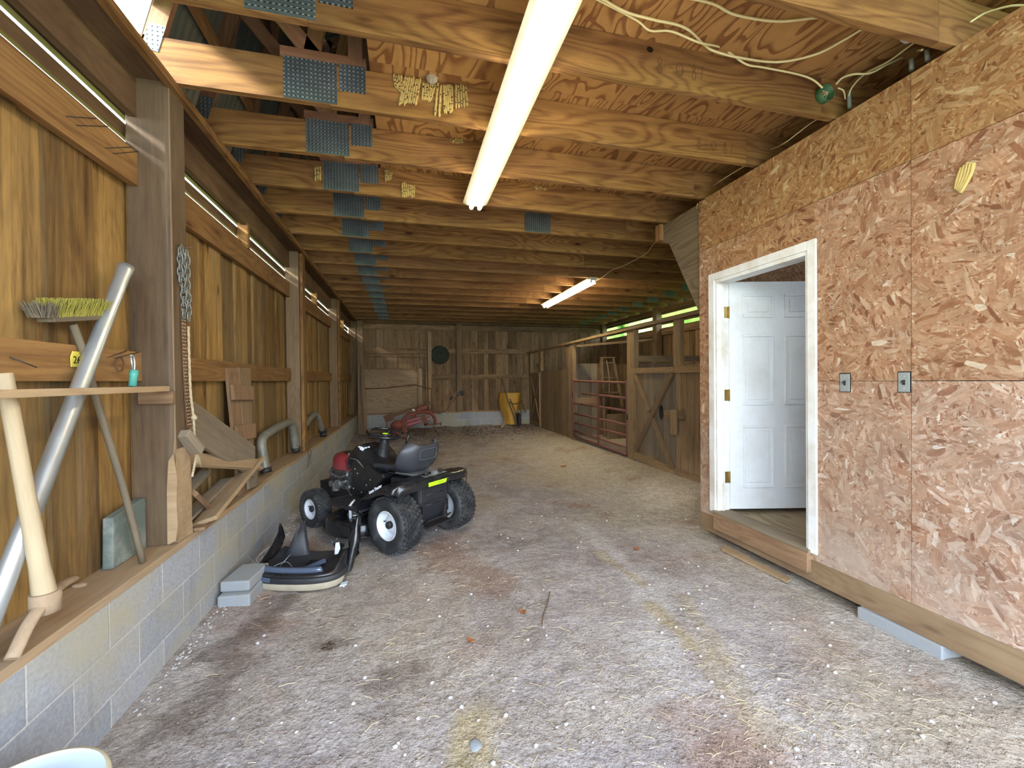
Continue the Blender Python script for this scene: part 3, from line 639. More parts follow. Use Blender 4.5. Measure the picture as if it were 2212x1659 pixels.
for hz in (2.06, 1.32, .585):
    q = MB(); q.box(2.772, 2.818, DY1 - .034, DY1 - .0295, hz - .05, hz + .05); q.tube([(2.818, DY1 - .038, hz - .052), (2.818, DY1 - .038, hz + .052)], .008, 8)
    q.board((2.822, DY1 - .042, hz - .05), (2.822, DY1 - .042, hz + .05), .03, .004, (.3, -1, 0))
    dpart(q, 'hinge', M['brass'])
# rough sawn plywood brace beyond the corner
mb = MB(); mb.prism([(3.414, 3.13), (4.10, 3.13), (4.10, 2.99), (3.921, 2.90), (3.414, 2.022)], 0, .016, Matrix(((0, 0, 1, 2.735), (1, 0, 0, 0), (0, 1, 0, 0), (0, 0, 0, 1))))
thing(mb, 'plywood_brace', M['ply_grey'], 'grey triangular plywood sheet hanging past the far corner of the strand-board room', 'panel', org=(2.743, 3.7, 2.1))
mb = MB(); mb.box(2.69, 2.733, 4.02, 4.10, 2.97, 3.14); thing(mb, 'wood_cleat', M['joist_far'], 'short upright wooden cleat nailed at the top of the grey plywood brace', 'cleat')

# ================================================================ roof trusses, loft deck, roof
def truss_webs(o, y, near):
    def pt(m, n, mat, par=None): m.v = [p - o.location for p in m.v]; return m.build(n, mat, par or o)
    b = lambda a, c, nm, w=.09, mt='rafter': pt(MB().board((a[0], y, a[1]), (c[0], y, c[1]), w, .038, (0, 1, 0)), nm, M[mt])
    b((-1.325, 3.33), (-.78, 5.35), 'lower_rafter'); b((-.78, 5.30), (2.4, 7.0), 'upper_rafter'); b((6.125, 3.33), (5.58, 5.35), 'lower_rafter'); b((5.58, 5.30), (2.4, 7.0), 'upper_rafter')
    b((-.262, 3.40), (-.262, 5.55), 'knee_stud', .085); b((5.06, 3.40), (5.06, 5.55), 'knee_stud', .085)
    pt(MB().board((-.47, y + .001, 3.395), (-1.08, y + .001, 4.12), .088, .034, (0, 1, 0)), 'web', M['rafter'])
    pt(MB().board((-.52, y - .0005, 3.40), (-.262, y - .0005, 4.6), .085, .031, (0, 1, 0)), 'web', M['joist_far'])
TR = {0: 'front roof truss whose bottom beam carries pencilled numbers and a green junction box',
      1: 'roof truss with the large cluster of yellow mud nests on its bottom beam',
      2: 'roof truss with one small flat mud nest, right behind the nest cluster',
      3: 'roof truss carrying three separate mud nests beside its two metal plates',
      4: 'roof truss with an extra square metal plate right of the long lamp end'}
ORD = ['second', 'third', 'fourth', 'fifth', 'sixth', 'seventh', 'eighth', 'ninth', 'tenth', 'eleventh', 'twelfth', 'thirteenth', 'fourteenth']
for k in range(-1, 17):
    y = 2.148 + .6096 * k
    if y > 12.0: break
    lab = TR.get(k)
    if k == -1: lab = 'roof truss crossing the top right corner of the picture, right above the wires'
    grp = 'roof trusses'
    if lab is None: lab = 'bare roof truss, the %s one beyond the long lamp' % ORD[k - 5] if k < 16 else 'last bare roof truss, right against the back wall'
    o = empty('roof_truss', (2.4, y, 3.14), lab, 'roof truss', grp)
    mat = M['joist'] if k < 7 else M['joist_far']
    m = MB(); xl = -1.40
    x1 = 6.1
    m.board((xl, y, 3.14 + .126), (-.41, y, 3.14 + .126), .252 if False else .24, .038, (0, 1, 0)); m.v = [p - o.location for p in m.v]; m.build('bottom_beam', mat, o)
    m = MB(); m.board((-.408, y, 3.262), (2.6, y, 3.262), .244, .038, (0, 1, 0)); m.v = [p - o.location for p in m.v]; m.build('bottom_beam', mat, o)
    m = MB(); m.board((2.602, y, 3.262), (x1, y, 3.262), .244, .038, (0, 1, 0)); m.v = [p - o.location for p in m.v]; m.build('bottom_beam', mat, o)
    if -1 <= k:
        truss_webs(o, y, k < 5)
        f = Matrix(((1, 0, 0, -2.4), (0, 0, 1, -.0205), (0, 1, 0, -3.14), (0, 0, 0, 1)))
        def pl(x0, x1, z0, z1):
            m = MB(); m.prism([(x0, z0), (x1, z0), (x1, z1), (x0, z1)], -.0015, .0008, f); m.build('connector_plate', M['plate_metal'], o)
        j = random.uniform(-.01, .01)
        pl(-.665 + j, -.372 + j, 3.150, 3.395); pl(-.357 + j, -.208 + j, 3.238, 3.40)
        pl(5.17 + j, 5.46 + j, 3.15, 3.395)
        # heel plate, tilted with the rafter
        m = MB(); m.prism([(-1.365, 3.315), (-1.285, 3.30), (-1.245, 3.445), (-1.325, 3.455)], -.0015, .0008, f); m.build('connector_plate', M['plate_metal'], o)
        if k in (0, 1, 2, 3):
            m = MB(); m.board((-.68, y + .001, 3.425), (-.20, y + .001, 3.425), .06, .036, (0, 1, 0)); m.v = [p - o.location for p in m.v]; m.build('splice_block', M['rafter'], o)
        if k == 4: pl(1.335, 1.64, 3.145, 3.365)
    if k == 0: T0 = o
    if k == 1: T1 = o
# loft deck seen from below as the plywood ceiling
cl = empty('ceiling', (0, 0, 0), kind='structure')
yy = Y0
row = 0
while yy < 12.1:
    y1 = min(yy + 1.218, 12.1); xx = -.178
    while xx < 6.05:
        x1 = min(xx + 2.436, 6.05); m = MB(); m.prism([(xx, yy), (x1, yy), (x1, y1), (xx, y1)], 3.388, 3.403); o_ = (random.uniform(-9, 9), random.uniform(-9, 9))
        m.g = [[(a[0] + o_[0], a[1] + o_[1], 0) for a in g] for g in m.g]; m.build('loft_plywood', M['ply'], cl); xx = x1 + .002
    yy = y1 + .002; row += 1
# corrugated metal roof, ribs running up the slope
rf = empty('roof', (0, 0, 0), kind='structure')
def corr(a, b, y0, y1, name):
    a = Vector(a); b = Vector(b); n = int((y1 - y0) / .0165); d = (b - a).normalized(); nn = Vector((d.z, 0, -d.x))
    rows = [[a + Vector((0, y0 + i * .0165, 0)) + nn * .012 * math.sin(i * math.pi / 2.0), b + Vector((0, y0 + i * .0165, 0)) + nn * .012 * math.sin(i * math.pi / 2.0)] for i in range(n + 1)]
    MB().surf(rows).build(name, M['corr'], rf)
corr((-1.42, 0, 3.17), (-.84, 0, 5.36), 2.74, 12.2, 'lower_roof_sheet')
corr((-1.42, 0, 3.17), (-.84, 0, 5.36), Y0, 2.42, 'lower_roof_sheet')
corr((-1.31, 0, 3.555), (-.84, 0, 5.36), 2.42, 2.74, 'lower_roof_sheet')
corr((-.84, 0, 5.36), (2.4, 0, 7.1), Y0, 12.2, 'upper_roof_sheet')
corr((2.4, 0, 7.1), (5.64, 0, 5.36), Y0, 12.2, 'upper_roof_sheet')
corr((5.64, 0, 5.36), (6.22, 0, 3.17), Y0, 12.2, 'lower_roof_sheet')
for f in (.28, .55, .82):
    a = Vector((-1.375, 0, 3.17)); b = Vector((-.80, 0, 5.36)); c = a.lerp(b, f)
    MB().box(c.x - .02, c.x + .02, 2.42 if f > .5 else 2.8, 12.1, c.z - .04, c.z + .04).build('purlin', M['joist_far'], rf)
m = MB(); m.prism([(-1.36, 3.42), (-.80, 5.3), (2.4, 7.05), (5.6, 5.3), (6.16, 3.42)], Y0 + .02, Y0 + .04, Matrix(((1, 0, 0, 0), (0, 0, 1, 0), (0, 1, 0, 0), (0, 0, 0, 1)))); m.build('gable_siding', M['back'], rf)  # unseen front gable, added to keep sky light out of the attic
m = MB(); m.prism([(-1.4, 3.4), (-.84, 5.3), (2.4, 7.1), (5.6, 5.3), (6.2, 3.4)], 12.16, 12.18, Matrix(((1, 0, 0, 0), (0, 0, 1, 0), (0, 1, 0, 0), (0, 0, 0, 1)))); m.build('gable_siding', M['back'], rf)
# trees outside, glimpsed through the vents
for i, (x, y, h, r) in enumerate(((14, 3, 6.5, 2.9), (15, 10.5, 8, 3.0), (14, 18.5, 7, 3.2), (15, 27, 9, 4.0), (-13, 17, 8, 3.2), (-14, 27, 8, 3.4))):
    o = empty('tree', (x, y, -.12), ('nearest leafy tree glimpsed through the right vent slits', 'middle leafy tree glimpsed through the right vent slits', 'third leafy tree glimpsed through the right vent slits', 'farthest leafy tree glimpsed through the right vent slits', 'leafy tree glimpsed through the left vents by the back corner', 'distant leafy tree beyond the left vents')[i], 'tree', 'trees outside the vents')
    m = MB(); m.tube([(0, 0, 0), (0, .1, h * .6)], [.22, .1], 8); m.build('trunk', M['bark'], o)
    m = MB()
    for q in range(9):
        aa = q * 2.4; m.blob((math.cos(aa) * r * .45, math.sin(aa) * r * .45, h * .55 + (q % 4) * h * .12 - .8), r * .55, seed=q + i * 11, amp=.5, fq=2.6)
    m.build('foliage', M['foliage'], o)

# ================================================================ fluorescent lamps
def lamp(x, y0, y1, gm, label, hang=0.0):
    o = empty('fluorescent_lamp', (x, (y0 + y1) / 2, 3.14 - hang), label, 'ceiling light', 'ceiling lights')
    L = (y1 - y0) / 2
    m = MB(); zt = -.001
    m.prism([(-.062, zt), (.062, zt), (.062, -.034), (.035, -.052), (-.035, -.052), (-.062, -.034)], -L, L, Matrix(((1, 0, 0, 0), (0, 0, -1, 0), (0, 1, 0, 0), (0, 0, 0, 1))))
    m.build('housing', M['fixture'], o, bevel=.002)
    for s in (-1, 1):
        m = MB(); m.tube([(s * .038, -L + .03, -.076), (s * .038, L - .03, -.076)], .019, 14); m.build('tube', gm, o)
        for e in (-1, 1):
            m = MB(); m.box(s * .038 - .013, s * .038 + .013, e * L - (.03 if e > 0 else -.004), e * L + (-.004 if e > 0 else .03), -.092, -.045); m.build('lamp_holder', M['fixture'], o, bevel=.003)
    m = MB()
    for s in (-1, 1): m.board((s * .085, -L, -.040), (s * .085, L, -.040), .06, .002, (-s * .5, 0, 1))
    m.build('reflector', M['fixture'], o)
    return o
lamp(.655, 1.44, 3.88, M['tube_glow'], 'long twin-tube fluorescent lamp, the bigger and nearer one, running away overhead')
lamp(3.02, 6.35, 8.79, M['tube_far'], 'smaller-looking fluorescent lamp far off over the stall fronts')

# ================================================================ wiring
def cable(pts, r, mat, label, grp=None, n=8): 
    m = MB(); m.tube(curve(pts, n), r, 8); return thing(m, 'cable', mat, label, 'cable', grp)
cable([(0.901, 1.932, 3.372), (1.203, 2.004, 3.37), (1.313, 2.038, 3.36), (1.421, 2.005, 3.35), (1.576, 1.98, 3.3), (1.82, 2.09, 3.398), (1.982, 2.09, 3.335), (2.115, 2.09, 3.336), (2.352, 2.085, 3.334), (2.472, 2.08, 3.316), (2.539, 2.07, 3.269)], .0055, M['wire'], 'cream cable that wavers along the numbered beam into the green box')
cable([(0.929, 1.911, 3.36), (1.121, 1.963, 3.36), (1.284, 1.967, 3.355), (1.479, 1.967, 3.35), (1.697, 2.075, 3.374), (1.765, 2.07, 3.351), (1.93, 2.07, 3.346), (2.202, 2.075, 3.373), (2.312, 1.931, 3.33), (2.419, 1.855, 3.37), (2.465, 1.741, 3.38)], .0065, M['wire'], 'thick cream cable sagging below the numbered beam and up to the deck')
cable([(1.353, 1.832, 3.372), (1.538, 1.828, 3.37), (1.697, 1.85, 3.365), (1.944, 1.831, 3.365), (2.147, 1.767, 3.372), (2.27, 1.764, 3.375), (2.423, 1.739, 3.375)], .0065, M['wire'], 'topmost cream cable stapled straight to the plywood deck')
cable([(2.646, 2.07, 3.309), (2.673, 2.05, 3.34), (2.7, 2.0, 3.332), (2.76, 1.95, 3.313), (2.836, 1.9, 3.346), (2.98, 1.86, 3.413), (2.75, 1.68, 3.247)], .0060, M['wire'], 'cream cable looping from the green box over to a grey sleeve on the wall top')
cable([(2.76, 2.082, 3.242), (2.76, 2.059, 3.297), (2.8, 2.01, 3.356), (2.8, 1.876, 3.338), (2.8, 1.748, 3.348)], .0050, M['wire'], 'cream cable rising from the sleeve nearest the green box')
cable([(2.674, 2.08, 3.297), (2.719, 2.08, 3.287), (2.761, 2.1, 3.254)], .0045, M['wire'], 'short cream tail curling from the right side of the green box')
cable([(2.931, 2.9, 3.357), (2.72, 2.526, 3.19), (2.74, 2.317, 3.225), (2.76, 2.209, 3.226)], .0042, M['wire_old'], 'loose cable end poking from behind the second beam over the wall edge')
cable([(2.765, 3.3, 3.234), (2.73, 3.144, 3.217), (2.74, 2.944, 3.219), (2.76, 2.878, 3.223)], .0042, M['wire_old'], 'loose cable end near the far top corner of the strand-board wall')
cable([(2.695, 3.42, 3.115), (2.799, 3.6, 3.084), (2.893, 3.93, 3.114), (2.76, 4.0, 3.034), (2.966, 4.57, 3.112), (3.124, 4.985, 3.13), (3.132, 5.612, 3.13), (3.06, 5.801, 3.12), (3.133, 6.287, 3.12), (3.095, 6.447, 3.11)], .0045, M['wire_old'], 'thin cable swinging from the wall corner across the beams to the far lamp')
cable([(2.74, 1.474, 3.226), (2.78, 1.436, 3.248), (2.78, 1.354, 3.21), (2.8, 1.306, 3.177)], .0050, M['wire'], 'dull cable above the wall at the top right corner of the picture')
for (a, b, lab) in [((2.765, 2.08, 3.294), (2.765, 2.077, 3.181), 'grey cable sleeve on the wall top next to the green box'), ((2.765, 1.741, 3.244), (2.765, 1.739, 3.181), 'grey cable sleeve on the wall top right of the green box, left of a pair'), ((2.765, 1.668, 3.24), (2.765, 1.664, 3.178), 'grey cable sleeve, the rightmost one on the wall top')]:
    m = MB(); m.tube([a, b], .011, 10); thing(m, 'cable_sleeve', M['conduit'], lab, 'conduit', 'cable sleeves')
# green junction box on the first beam
gx, gz = 2.598, 3.264
o = empty('junction_box', (gx, 2.128, gz), 'round green plastic junction box with bare wire ends on the numbered beam', 'junction box')
MY = Matrix(((1, 0, 0, 0), (0, 0, 1, 0), (0, 1, 0, 0), (0, 0, 0, 1)))
m = MB(); m.lathe([(0, 0), (.050, 0), (.052, -.003), (.052, -.045), (.049, -.045), (.049, -.006), (0, -.006)], 28, MY); m.build('box_body', M['green_box'], o)
for s in (-1, 1):
    m = MB(); m.box(s * .047, s * .064, -.047, -.03, -.010, .010); m.build('screw_lug', M['green_box'], o, bevel=.002)
m = MB()
for q in range(5):
    a = q * 1.3; m.tube(curve([(.03 * math.cos(a), -.01, .03 * math.sin(a)), (.02 * math.cos(a + 1), -.03, .012), (-.01, -.035 + .004 * q, -.005 - .004 * q)], 5), .0022, 6)
m.build('bare_wires', M['wire'], o)
m = MB(); m.lathe([(.0, 0), (.008, 0), (.005, .022), (0, .022)], 10, Matrix.Translation((-.018, -.034, -.010)) @ Matrix.Rotation(R(-80), 4, 'Y')); m.build('wire_nut', M['rafter'], o)
m = MB(); m.blob((2.703, 1.715, 3.33), (.035, .03, .022), 3, .3); thing(m, 'insulator', M['fixture'], 'small whitish plastic knob among the wires at the upper right', 'knob')

# pencilled numbers, drawn as thin strokes on the beams
def stroke(m, pts, r=.0018): m.tube(pts, r, 5)
def ell(cx, cz, rx, rz, y, n=14): return [(cx + rx * math.cos(2 * math.pi * i / n), y, cz + rz * math.sin(2 * math.pi * i / n)) for i in range(n + 1)]
def digits(y, pts, s, name, par):
    m = MB(); (x8, z8), (xd, zd), (x0, z0), (xb, zb), (x1, z1) = pts
    stroke(m, ell(x8, z8 + s * .30, s * .14, s * .24, y)); stroke(m, ell(x8 - s * .02, z8 - s * .25, s * .18, s * .28, y))
    stroke(m, [(xd - s * .17, y, zd), (xd + s * .17, y, zd)]); stroke(m, ell(x0, z0, s * .27, s * .42, y))
    stroke(m, [(xb - .14 * s - s * .3, y, zb - s * .3), (xb - .14 * s - s * .3 + .002, y, zb - s * .3)], .002)
    stroke(m, ell(xb, zb + s * .28, s * .10, s * .22, y)); stroke(m, ell(xb, zb - s * .25, s * .15, s * .28, y)); stroke(m, [(x1 + s * .1, y, z1 + s * .52), (x1 - s * .06, y, z1 - s * .52)], .0016)
    m.v = [p - par.location for p in m.v]; m.build(name, M['pencil'], par)
yA = 2.148 - .0195
digits(yA, [(1.432, 3.259), (1.507, 3.257), (1.562, 3.258), (1.658, 3.258), (1.711, 3.259)], .085, 'pencil_number', T0)
yB = 2.148 + .6096 - .0195
digits(yB, [(2.173, 3.245), (2.234, 3.243), (2.304, 3.241), (2.404, 3.239), (2.463, 3.24)], .080, 'pencil_number', T1)
# dark knots and nail marks on the near beam
m = MB(); kx, kz = (1.37, 3.337); m.lathe([(0, -.0008), (.019, -.0008), (.021, 0)], 20, Matrix.Translation((kx, yA, kz)) @ MY @ Matrix.Diagonal((1, .8, 1, 1)))
m.v = [p - T0.location for p in m.v]; m.build('beam_knot', M['nest_hole'], T0)

# ================================================================ mud dauber nests
def nest(name_lab, cols, y, grp='mud nests'):
    # cols: list of (x, ztop, zbot, lean, width) pipes of mud side by side on the face of a beam
    m = MB(); h = MB()
    for (x, zt, zb, lean, w) in cols:
        n = max(4, int((zt - zb) / .012)); pts = []; rs = []
        for i in range(n + 1):
            t = i / n; pts.append((x + lean * t + random.uniform(-.0015, .0015), y - w * .45, zt + (zb - zt) * t)); rs.append(w * (.52 + .10 * math.sin(i * 2.2 + x * 90)) * (1 if i < n else .3))
        m.tube(pts, rs, 8)
        for q in range(random.choice((2, 3, 4))):
            t = random.uniform(.12, .9); px_, pz_ = x + lean * t, zt + (zb - zt) * t
            h.lathe([(0, -.0006), (.0036, -.0006), (.0036, .002)], 8, Matrix.Translation((px_, y - w * .98, pz_)) @ MY)
    o = thing(m, 'mud_nest', M['nest'], name_lab, 'wasp nest', grp)
    h.v = [p - o.location for p in h.v]; tag(h.build('cell_openings', M['nest_hole'], o), kind='stuff'); return o
def cols(x0, x1, ztop, zbot, lean=0, w=.013, jag=.012):
    n = max(1, int((x1 - x0) / w)); out = []
    for i in range(n):
        t = (i + .5) / n; out.append((x0 + (x1 - x0) * t, (ztop if isinstance(ztop, float) else ztop[0] + (ztop[1] - ztop[0]) * t) + random.uniform(-jag, jag) * .6, (zbot if isinstance(zbot, float) else zbot[0] + (zbot[1] - zbot[0]) * t) + random.uniform(-jag, jag), lean, w * 1.12))
    return out
yB_ = yB
N_ = {'a0': (-0.045, 2.738, 3.383), 'a1': (0.004, 2.738, 3.293), 'b0': (0.025, 2.738, 3.377), 'b1': (-0.014, 2.738, 3.199), 'b2': (0.13, 2.738, 3.383), 'b3': (0.099, 2.738, 3.221), 'c0': (0.135, 2.738, 3.361), 'c1': (0.128, 2.738, 3.243), 'c2': (0.222, 2.738, 3.36), 'c3': (0.185, 2.738, 3.246), 'd0': (0.222, 2.738, 3.381), 'd1': (0.199, 2.738, 3.16), 'd2': (0.263, 2.738, 3.364), 'd3': (0.249, 2.738, 3.173), 'e0': (0.263, 2.738, 3.37), 'e1': (0.266, 2.738, 3.188), 'e2': (0.328, 2.738, 3.368), 'e3': (0.326, 2.738, 3.208), 'f0': (0.34, 2.738, 3.376), 'f1': (0.338, 2.738, 3.228), 'f2': (0.418, 2.738, 3.389), 'f3': (0.428, 2.738, 3.253)}
def quadnest(a, b, c, d, lab, y, w=.013):
    # a top-left, b bottom-left, c top-right, d bottom-right
    n = max(2, int(abs(c[0] - a[0]) / w)); cs = []
    for i in range(n):
        t = (i + .5) / n; xt = a[0] + (c[0] - a[0]) * t; xb = b[0] + (d[0] - b[0]) * t; zt = a[2] + (c[2] - a[2]) * t; zb = b[2] + (d[2] - b[2]) * t
        cs.append((xt, zt + random.uniform(-.006, .006), zb + random.uniform(-.012, .012), xb - xt, w * 1.12))
    return nest(lab, cs, y)
quadnest(N_['a0'], (N_['a1'][0] - .035, 0, N_['a1'][2]), (N_['a0'][0] + .06, 0, N_['a0'][2]), (N_['a1'][0] + .01, 0, N_['a1'][2] - .01), 'leftmost slim mud nest of the cluster on the second beam', yB)
quadnest(N_['b0'], N_['b1'], N_['b2'], N_['b3'], 'wide slanting yellow mud nest, second from the left in the cluster', yB)
quadnest(N_['c0'], N_['c1'], N_['c2'], N_['c3'], 'short mud nest beneath the round grey nest of the cluster', yB)
quadnest(N_['d0'], N_['d1'], N_['d2'], N_['d3'], 'longest mud nest of the cluster, hanging lowest to a ragged point', yB, .014)
quadnest(N_['e0'], N_['e1'], N_['e2'], N_['e3'], 'upright mud nest with rows of holes, right of the longest one', yB)
quadnest(N_['f0'], N_['f1'], N_['f2'], N_['f3'], 'rightmost mud nest of the cluster, curling at its edge', yB)
c0 = (0.194, 2.715, 3.384)
m = MB(); m.blob((c0[0], yB - .030, c0[2]), (.034, .028, .036), 5, .35, 3, 4.0)
thing(m, 'round_mud_nest', M['nest_grey'], 'round pale grey nest sitting on top of the yellow nest cluster', 'wasp nest', 'mud nests')
yC, yD = yB + .6096, yB + 2 * .6096
N_ = {'a0': (-0.73, 3.957, 3.327), 'a1': (-0.725, 3.957, 3.196), 'a2': (-0.671, 3.957, 3.333), 'a3': (-0.669, 3.957, 3.222), 'b0': (-0.148, 3.957, 3.368), 'b1': (-0.142, 3.957, 3.27), 'b2': (-0.077, 3.957, 3.359), 'b3': (-0.09, 3.957, 3.283), 'c0': (-0.005, 3.957, 3.276), 'c1': (0.001, 3.957, 3.151), 'c2': (0.121, 3.957, 3.255), 'c3': (0.111, 3.957, 3.145)}
quadnest(N_['a0'], N_['a1'], N_['a2'], N_['a3'], 'rounded mud nest touching the left side of the metal plates, fourth beam', yD, .015)
quadnest(N_['b0'], N_['b1'], N_['b2'], N_['b3'], 'ragged little mud nest just right of the metal plates, fourth beam', yD, .013)
quadnest(N_['c0'], N_['c1'], N_['c2'], N_['c3'], 'squarish mud nest low on the fourth beam, furthest right of the three', yD, .016)
N_ = {'a0': (0.374, 3.347, 3.383), 'a1': (0.381, 3.347, 3.355), 'a2': (0.483, 3.347, 3.386), 'a3': (0.483, 3.347, 3.349)}
quadnest(N_['a0'], N_['a1'], N_['a2'], N_['a3'], 'small flat mud nest high on the third beam left of the long lamp', yC, .012)
N_ = {'a0': (1.263, 3.957, 3.372), 'a1': (1.272, 3.957, 3.346), 'a2': (1.392, 3.957, 3.372), 'a3': (1.391, 3.957, 3.345)}
quadnest(N_['a0'], N_['a1'], N_['a2'], N_['a3'], 'tiny flat mud nest right of the long lamp on the fourth beam', yD, .012)
# nest on the strand-board wall
m = MB(); nx = 2.699
q0 = (2.69, 1.466, 2.522); q1 = (2.69, 1.493, 2.384)
for i in range(5):
    t = i / 4; m.tube(curve([(nx - .006, q0[1] - .030 + t * .045, q0[2] - abs(t - .5) * .03), (nx - .010, q0[1] - .02 + t * .05, (q0[2] + q1[2]) / 2), (nx - .005, q1[1] - .006 + t * .018 , q1[2] + .03 * t)], 6), .0085, 8)
thing(m, 'mud_nest', M['nest'], 'pale mud nest alone on the strand-board wall at the right', 'wasp nest')

# ================================================================ light switches on the strand-board wall
for (y0, y1, z0, z1, lab) in [(2.03, 2.091, 1.382, 1.493, 'light switch plate nearest the door'), (1.707, 1.763, 1.388, 1.496, 'light switch plate beside the upright panel seam, farther from the door')]:
    o = empty('light_switch', (2.70, (y0 + y1) / 2, z0), lab, 'light switch', 'light switches')
    yc = (y0 + y1) / 2; h = z1 - z0; w = (y1 - y0) / 2
    m = MB(); m.box(-.004, -.0002, -w, w, 0, h); m.build('cover_plate', M['switch'], o, bevel=.0015)
    m = MB(); m.box(-.0052, -.004, -.007, .007, h * .36, h * .62); m.board((-.004, 0, h * .48), (-.020, 0, h * .54), .008, .010, (0, 0, 1)); m.build('toggle', M['dark_steel'], o)
    for zz in (.18, .80): m = MB(); m.lathe([(0, .0015), (.0028, .0015), (.0032, 0)], 10, Matrix.Translation((-.004, 0, h * zz)) @ Matrix.Rotation(R(-90), 4, 'Y')); m.build('screw', M['galv'], o)
    m = MB(); m.box(-.0010, -.0001, -w - .006, w + .004, -.004, h + .006); m.build('cutout_edge', M['ink'], o)

# ================================================================ concrete pad under the skid, shim, bucket, bricks
m = MB(); m.prism([(2.69, 1.56), (2.90, 1.56), (2.90, 1.97), (2.672, 1.97)], -.01, .066); thing(m, 'concrete_pad', M['concrete'], 'flat grey concrete block wedged under the timber skid at the right', 'block', bevel=.005)
m = MB(); m.prism([(2.63, 2.42), (2.69, 2.44), (2.685, 3.10), (2.60, 3.02)], .004, .022); thing(m, 'wood_shim', M['pale'], 'pale splintered board lying on the dirt below the door sill', 'board')
# bucket at the lower left
bx, by = -.99, 1.35
o = empty('plastic_bucket', (bx, by, .0), 'pale blue-white upturned bucket with a tan rim at the bottom left corner', 'bucket')
m = MB(); m.lathe([(.160, .004), (.180, .375)], 48); m.build('bucket_wall', M['blue_plastic'], o)
m = MB(); m.lathe([(.178, .370), (.188, .374), (.191, .386), (.187, .398), (.178, .400)], 48); m.build('lid_rim', M['rim_tan'], o)
m = MB(); m.lathe([(.178, .400), (.172, .394), (.12, .397), (0, .400)], 48); m.build('lid', M['blue_plastic'], o)
def rock_block(x0, y0, x1, y1, w, z0, z1, lab, cut=False):
    m = MB(); a = Vector((x0, y0, (z0 + z1) / 2)); b = Vector((x1, y1, (z0 + z1) / 2)); m.board(a, b, w, z1 - z0, (0, 0, 1))
    return thing(m, 'concrete_brick', M['concrete'], lab, 'brick', 'two broken bricks', bevel=.010)
b0 = rock_block(-1.10, 3.11, -1.08, 3.40, .195, .004, .088, 'lower grey concrete brick on the dirt beside the cracked mower hood')
b1 = rock_block(-1.11, 3.16, -1.07, 3.44, .185, .090, .160, 'upper grey concrete brick stacked on the lower one by the block wall')

# ================================================================ left wall: tool rail and tools
m = MB(); m.board((-1.243, -.4, 1.452), (-1.243, 2.655, 1.452), .04, .028, (0, 0, 1)); thing(m, 'tool_rail', M['pale'], 'long thin pale board fixed level across the left bay as a tool rail', 'rail', org=(-1.243, 1.2, 1.438), bevel=.002)
m = MB(); m.box(-1.378, -1.218, 2.672, 2.698, 1.370, 1.437); thing(m, 'rail_block', M['rust_wood'], 'ribbed reddish wood block on the post under the end of the tool rail', 'block', bevel=.002)
# steel tube
o = empty('steel_tube', (-1.33, 1.45, .60), 'shiny round steel tube leaning across the left bay with a flared tip', 'pipe')
a = Vector((-1.338, 2.52, 2.063)); b = Vector((-1.285, 1.739, 0.802)); b2 = b + (b - a) * ((b.z - .612) / (a.z - b.z))
m = MB(); m.tube([b2, b2.lerp(a, .3), b2.lerp(a, .6), b2.lerp(a, .96), b2.lerp(a, .985), a], [.029, .029, .029, .029, .032, .034], 24); m.v = [p - o.location for p in m.v]; m.build('tube_body', M['galv'], o)
# mattock with a pale handle
o = empty('mattock', (-1.30, 1.80, .60), 'mattock with a thick pale wooden handle, its rusty head down on the sill', 'mattock')
ha = Vector((-1.288, 1.775, 1.52)); hb = Vector((-1.225, 1.826, 0.735))
hh = ha + (ha - hb) * .10
m = MB(); m.tube([hb - (ha - hb).normalized() * .05, hb, hb.lerp(ha, .15), hb.lerp(ha, .5), ha], [.033, .033, .027, .0235, .022], 16, smooth=True); m.v = [p - o.location for p in m.v]; m.build('handle', M['handle_pale'], o)
h0 = Vector((-1.28, 2.042, 0.711)); h1 = Vector((-1.215, 1.679, 0.659))
hc = hb + Vector((0, 0, -.012)); 
m = MB(); m.tube(curve([h0, hc.lerp(h0, .5) + Vector((0, 0, .012)), hc, hc.lerp(h1, .5) + Vector((0, 0, -.004)), (h1.x, h1.y, .613)], 6), [.008] + [.012] * 5 + [.018] * 4 + [.026] * 5 + [.020] * 3 + [.012] * 3 + [.009] * 4 if False else .018, 10, flat=(.75, 1.15)); m.tube([hc + Vector((0, 0, -.035)), hc + Vector((0, 0, .035))], .042, 14); m.v = [p - o.location for p in m.v]; m.build('head', M['clod'], o)
# upside-down push broom with mossy bristles
o = empty('push_broom', (-1.27, 2.40, .60), 'upside-down push broom with moss-yellow bristles and a dark crooked handle', 'broom')
pts = [(-1.26, 2.456, 0.595), (-1.31, 2.4, 1.016), (-1.35, 2.318, 1.396), (-1.357, 2.263, 1.593), (-1.36, 2.197, 1.737)]
pts[0] = (pts[0][0], pts[0][1], .603)
m = MB(); m.tube(curve(pts, 5), .0145, 12); m.v = [p - o.location for p in m.v]; m.build('handle', M['handle_dark'], o)
ba = Vector((-1.365, 2.064, 1.737)); bb = Vector((-1.355, 2.353, 1.789))
m = MB(); m.board(ba, bb, .06, .022, (0, 0, 1)); m.v = [p - o.location for p in m.v]; m.build('broom_block', M['handle_dark'], o, bevel=.004)
def bristles(mb, n, lo, hi, sx=.03, e0=0.0, e1=1.0):
    for i in range(n):
        c = ba.lerp(bb, random.uniform(e0, e1)); off = random.uniform(-sx, sx); b0_ = c + Vector((off, random.uniform(-.004, .004), .008)); 
        t_ = b0_ + Vector((off * .5 + random.uniform(-.012, .012), random.uniform(-.012, .012) - (.02 if e1 < .3 else 0), random.uniform(lo, hi))); mb.tube([b0_, t_], [.0022, .0012], 4, cap=False, smooth=False)
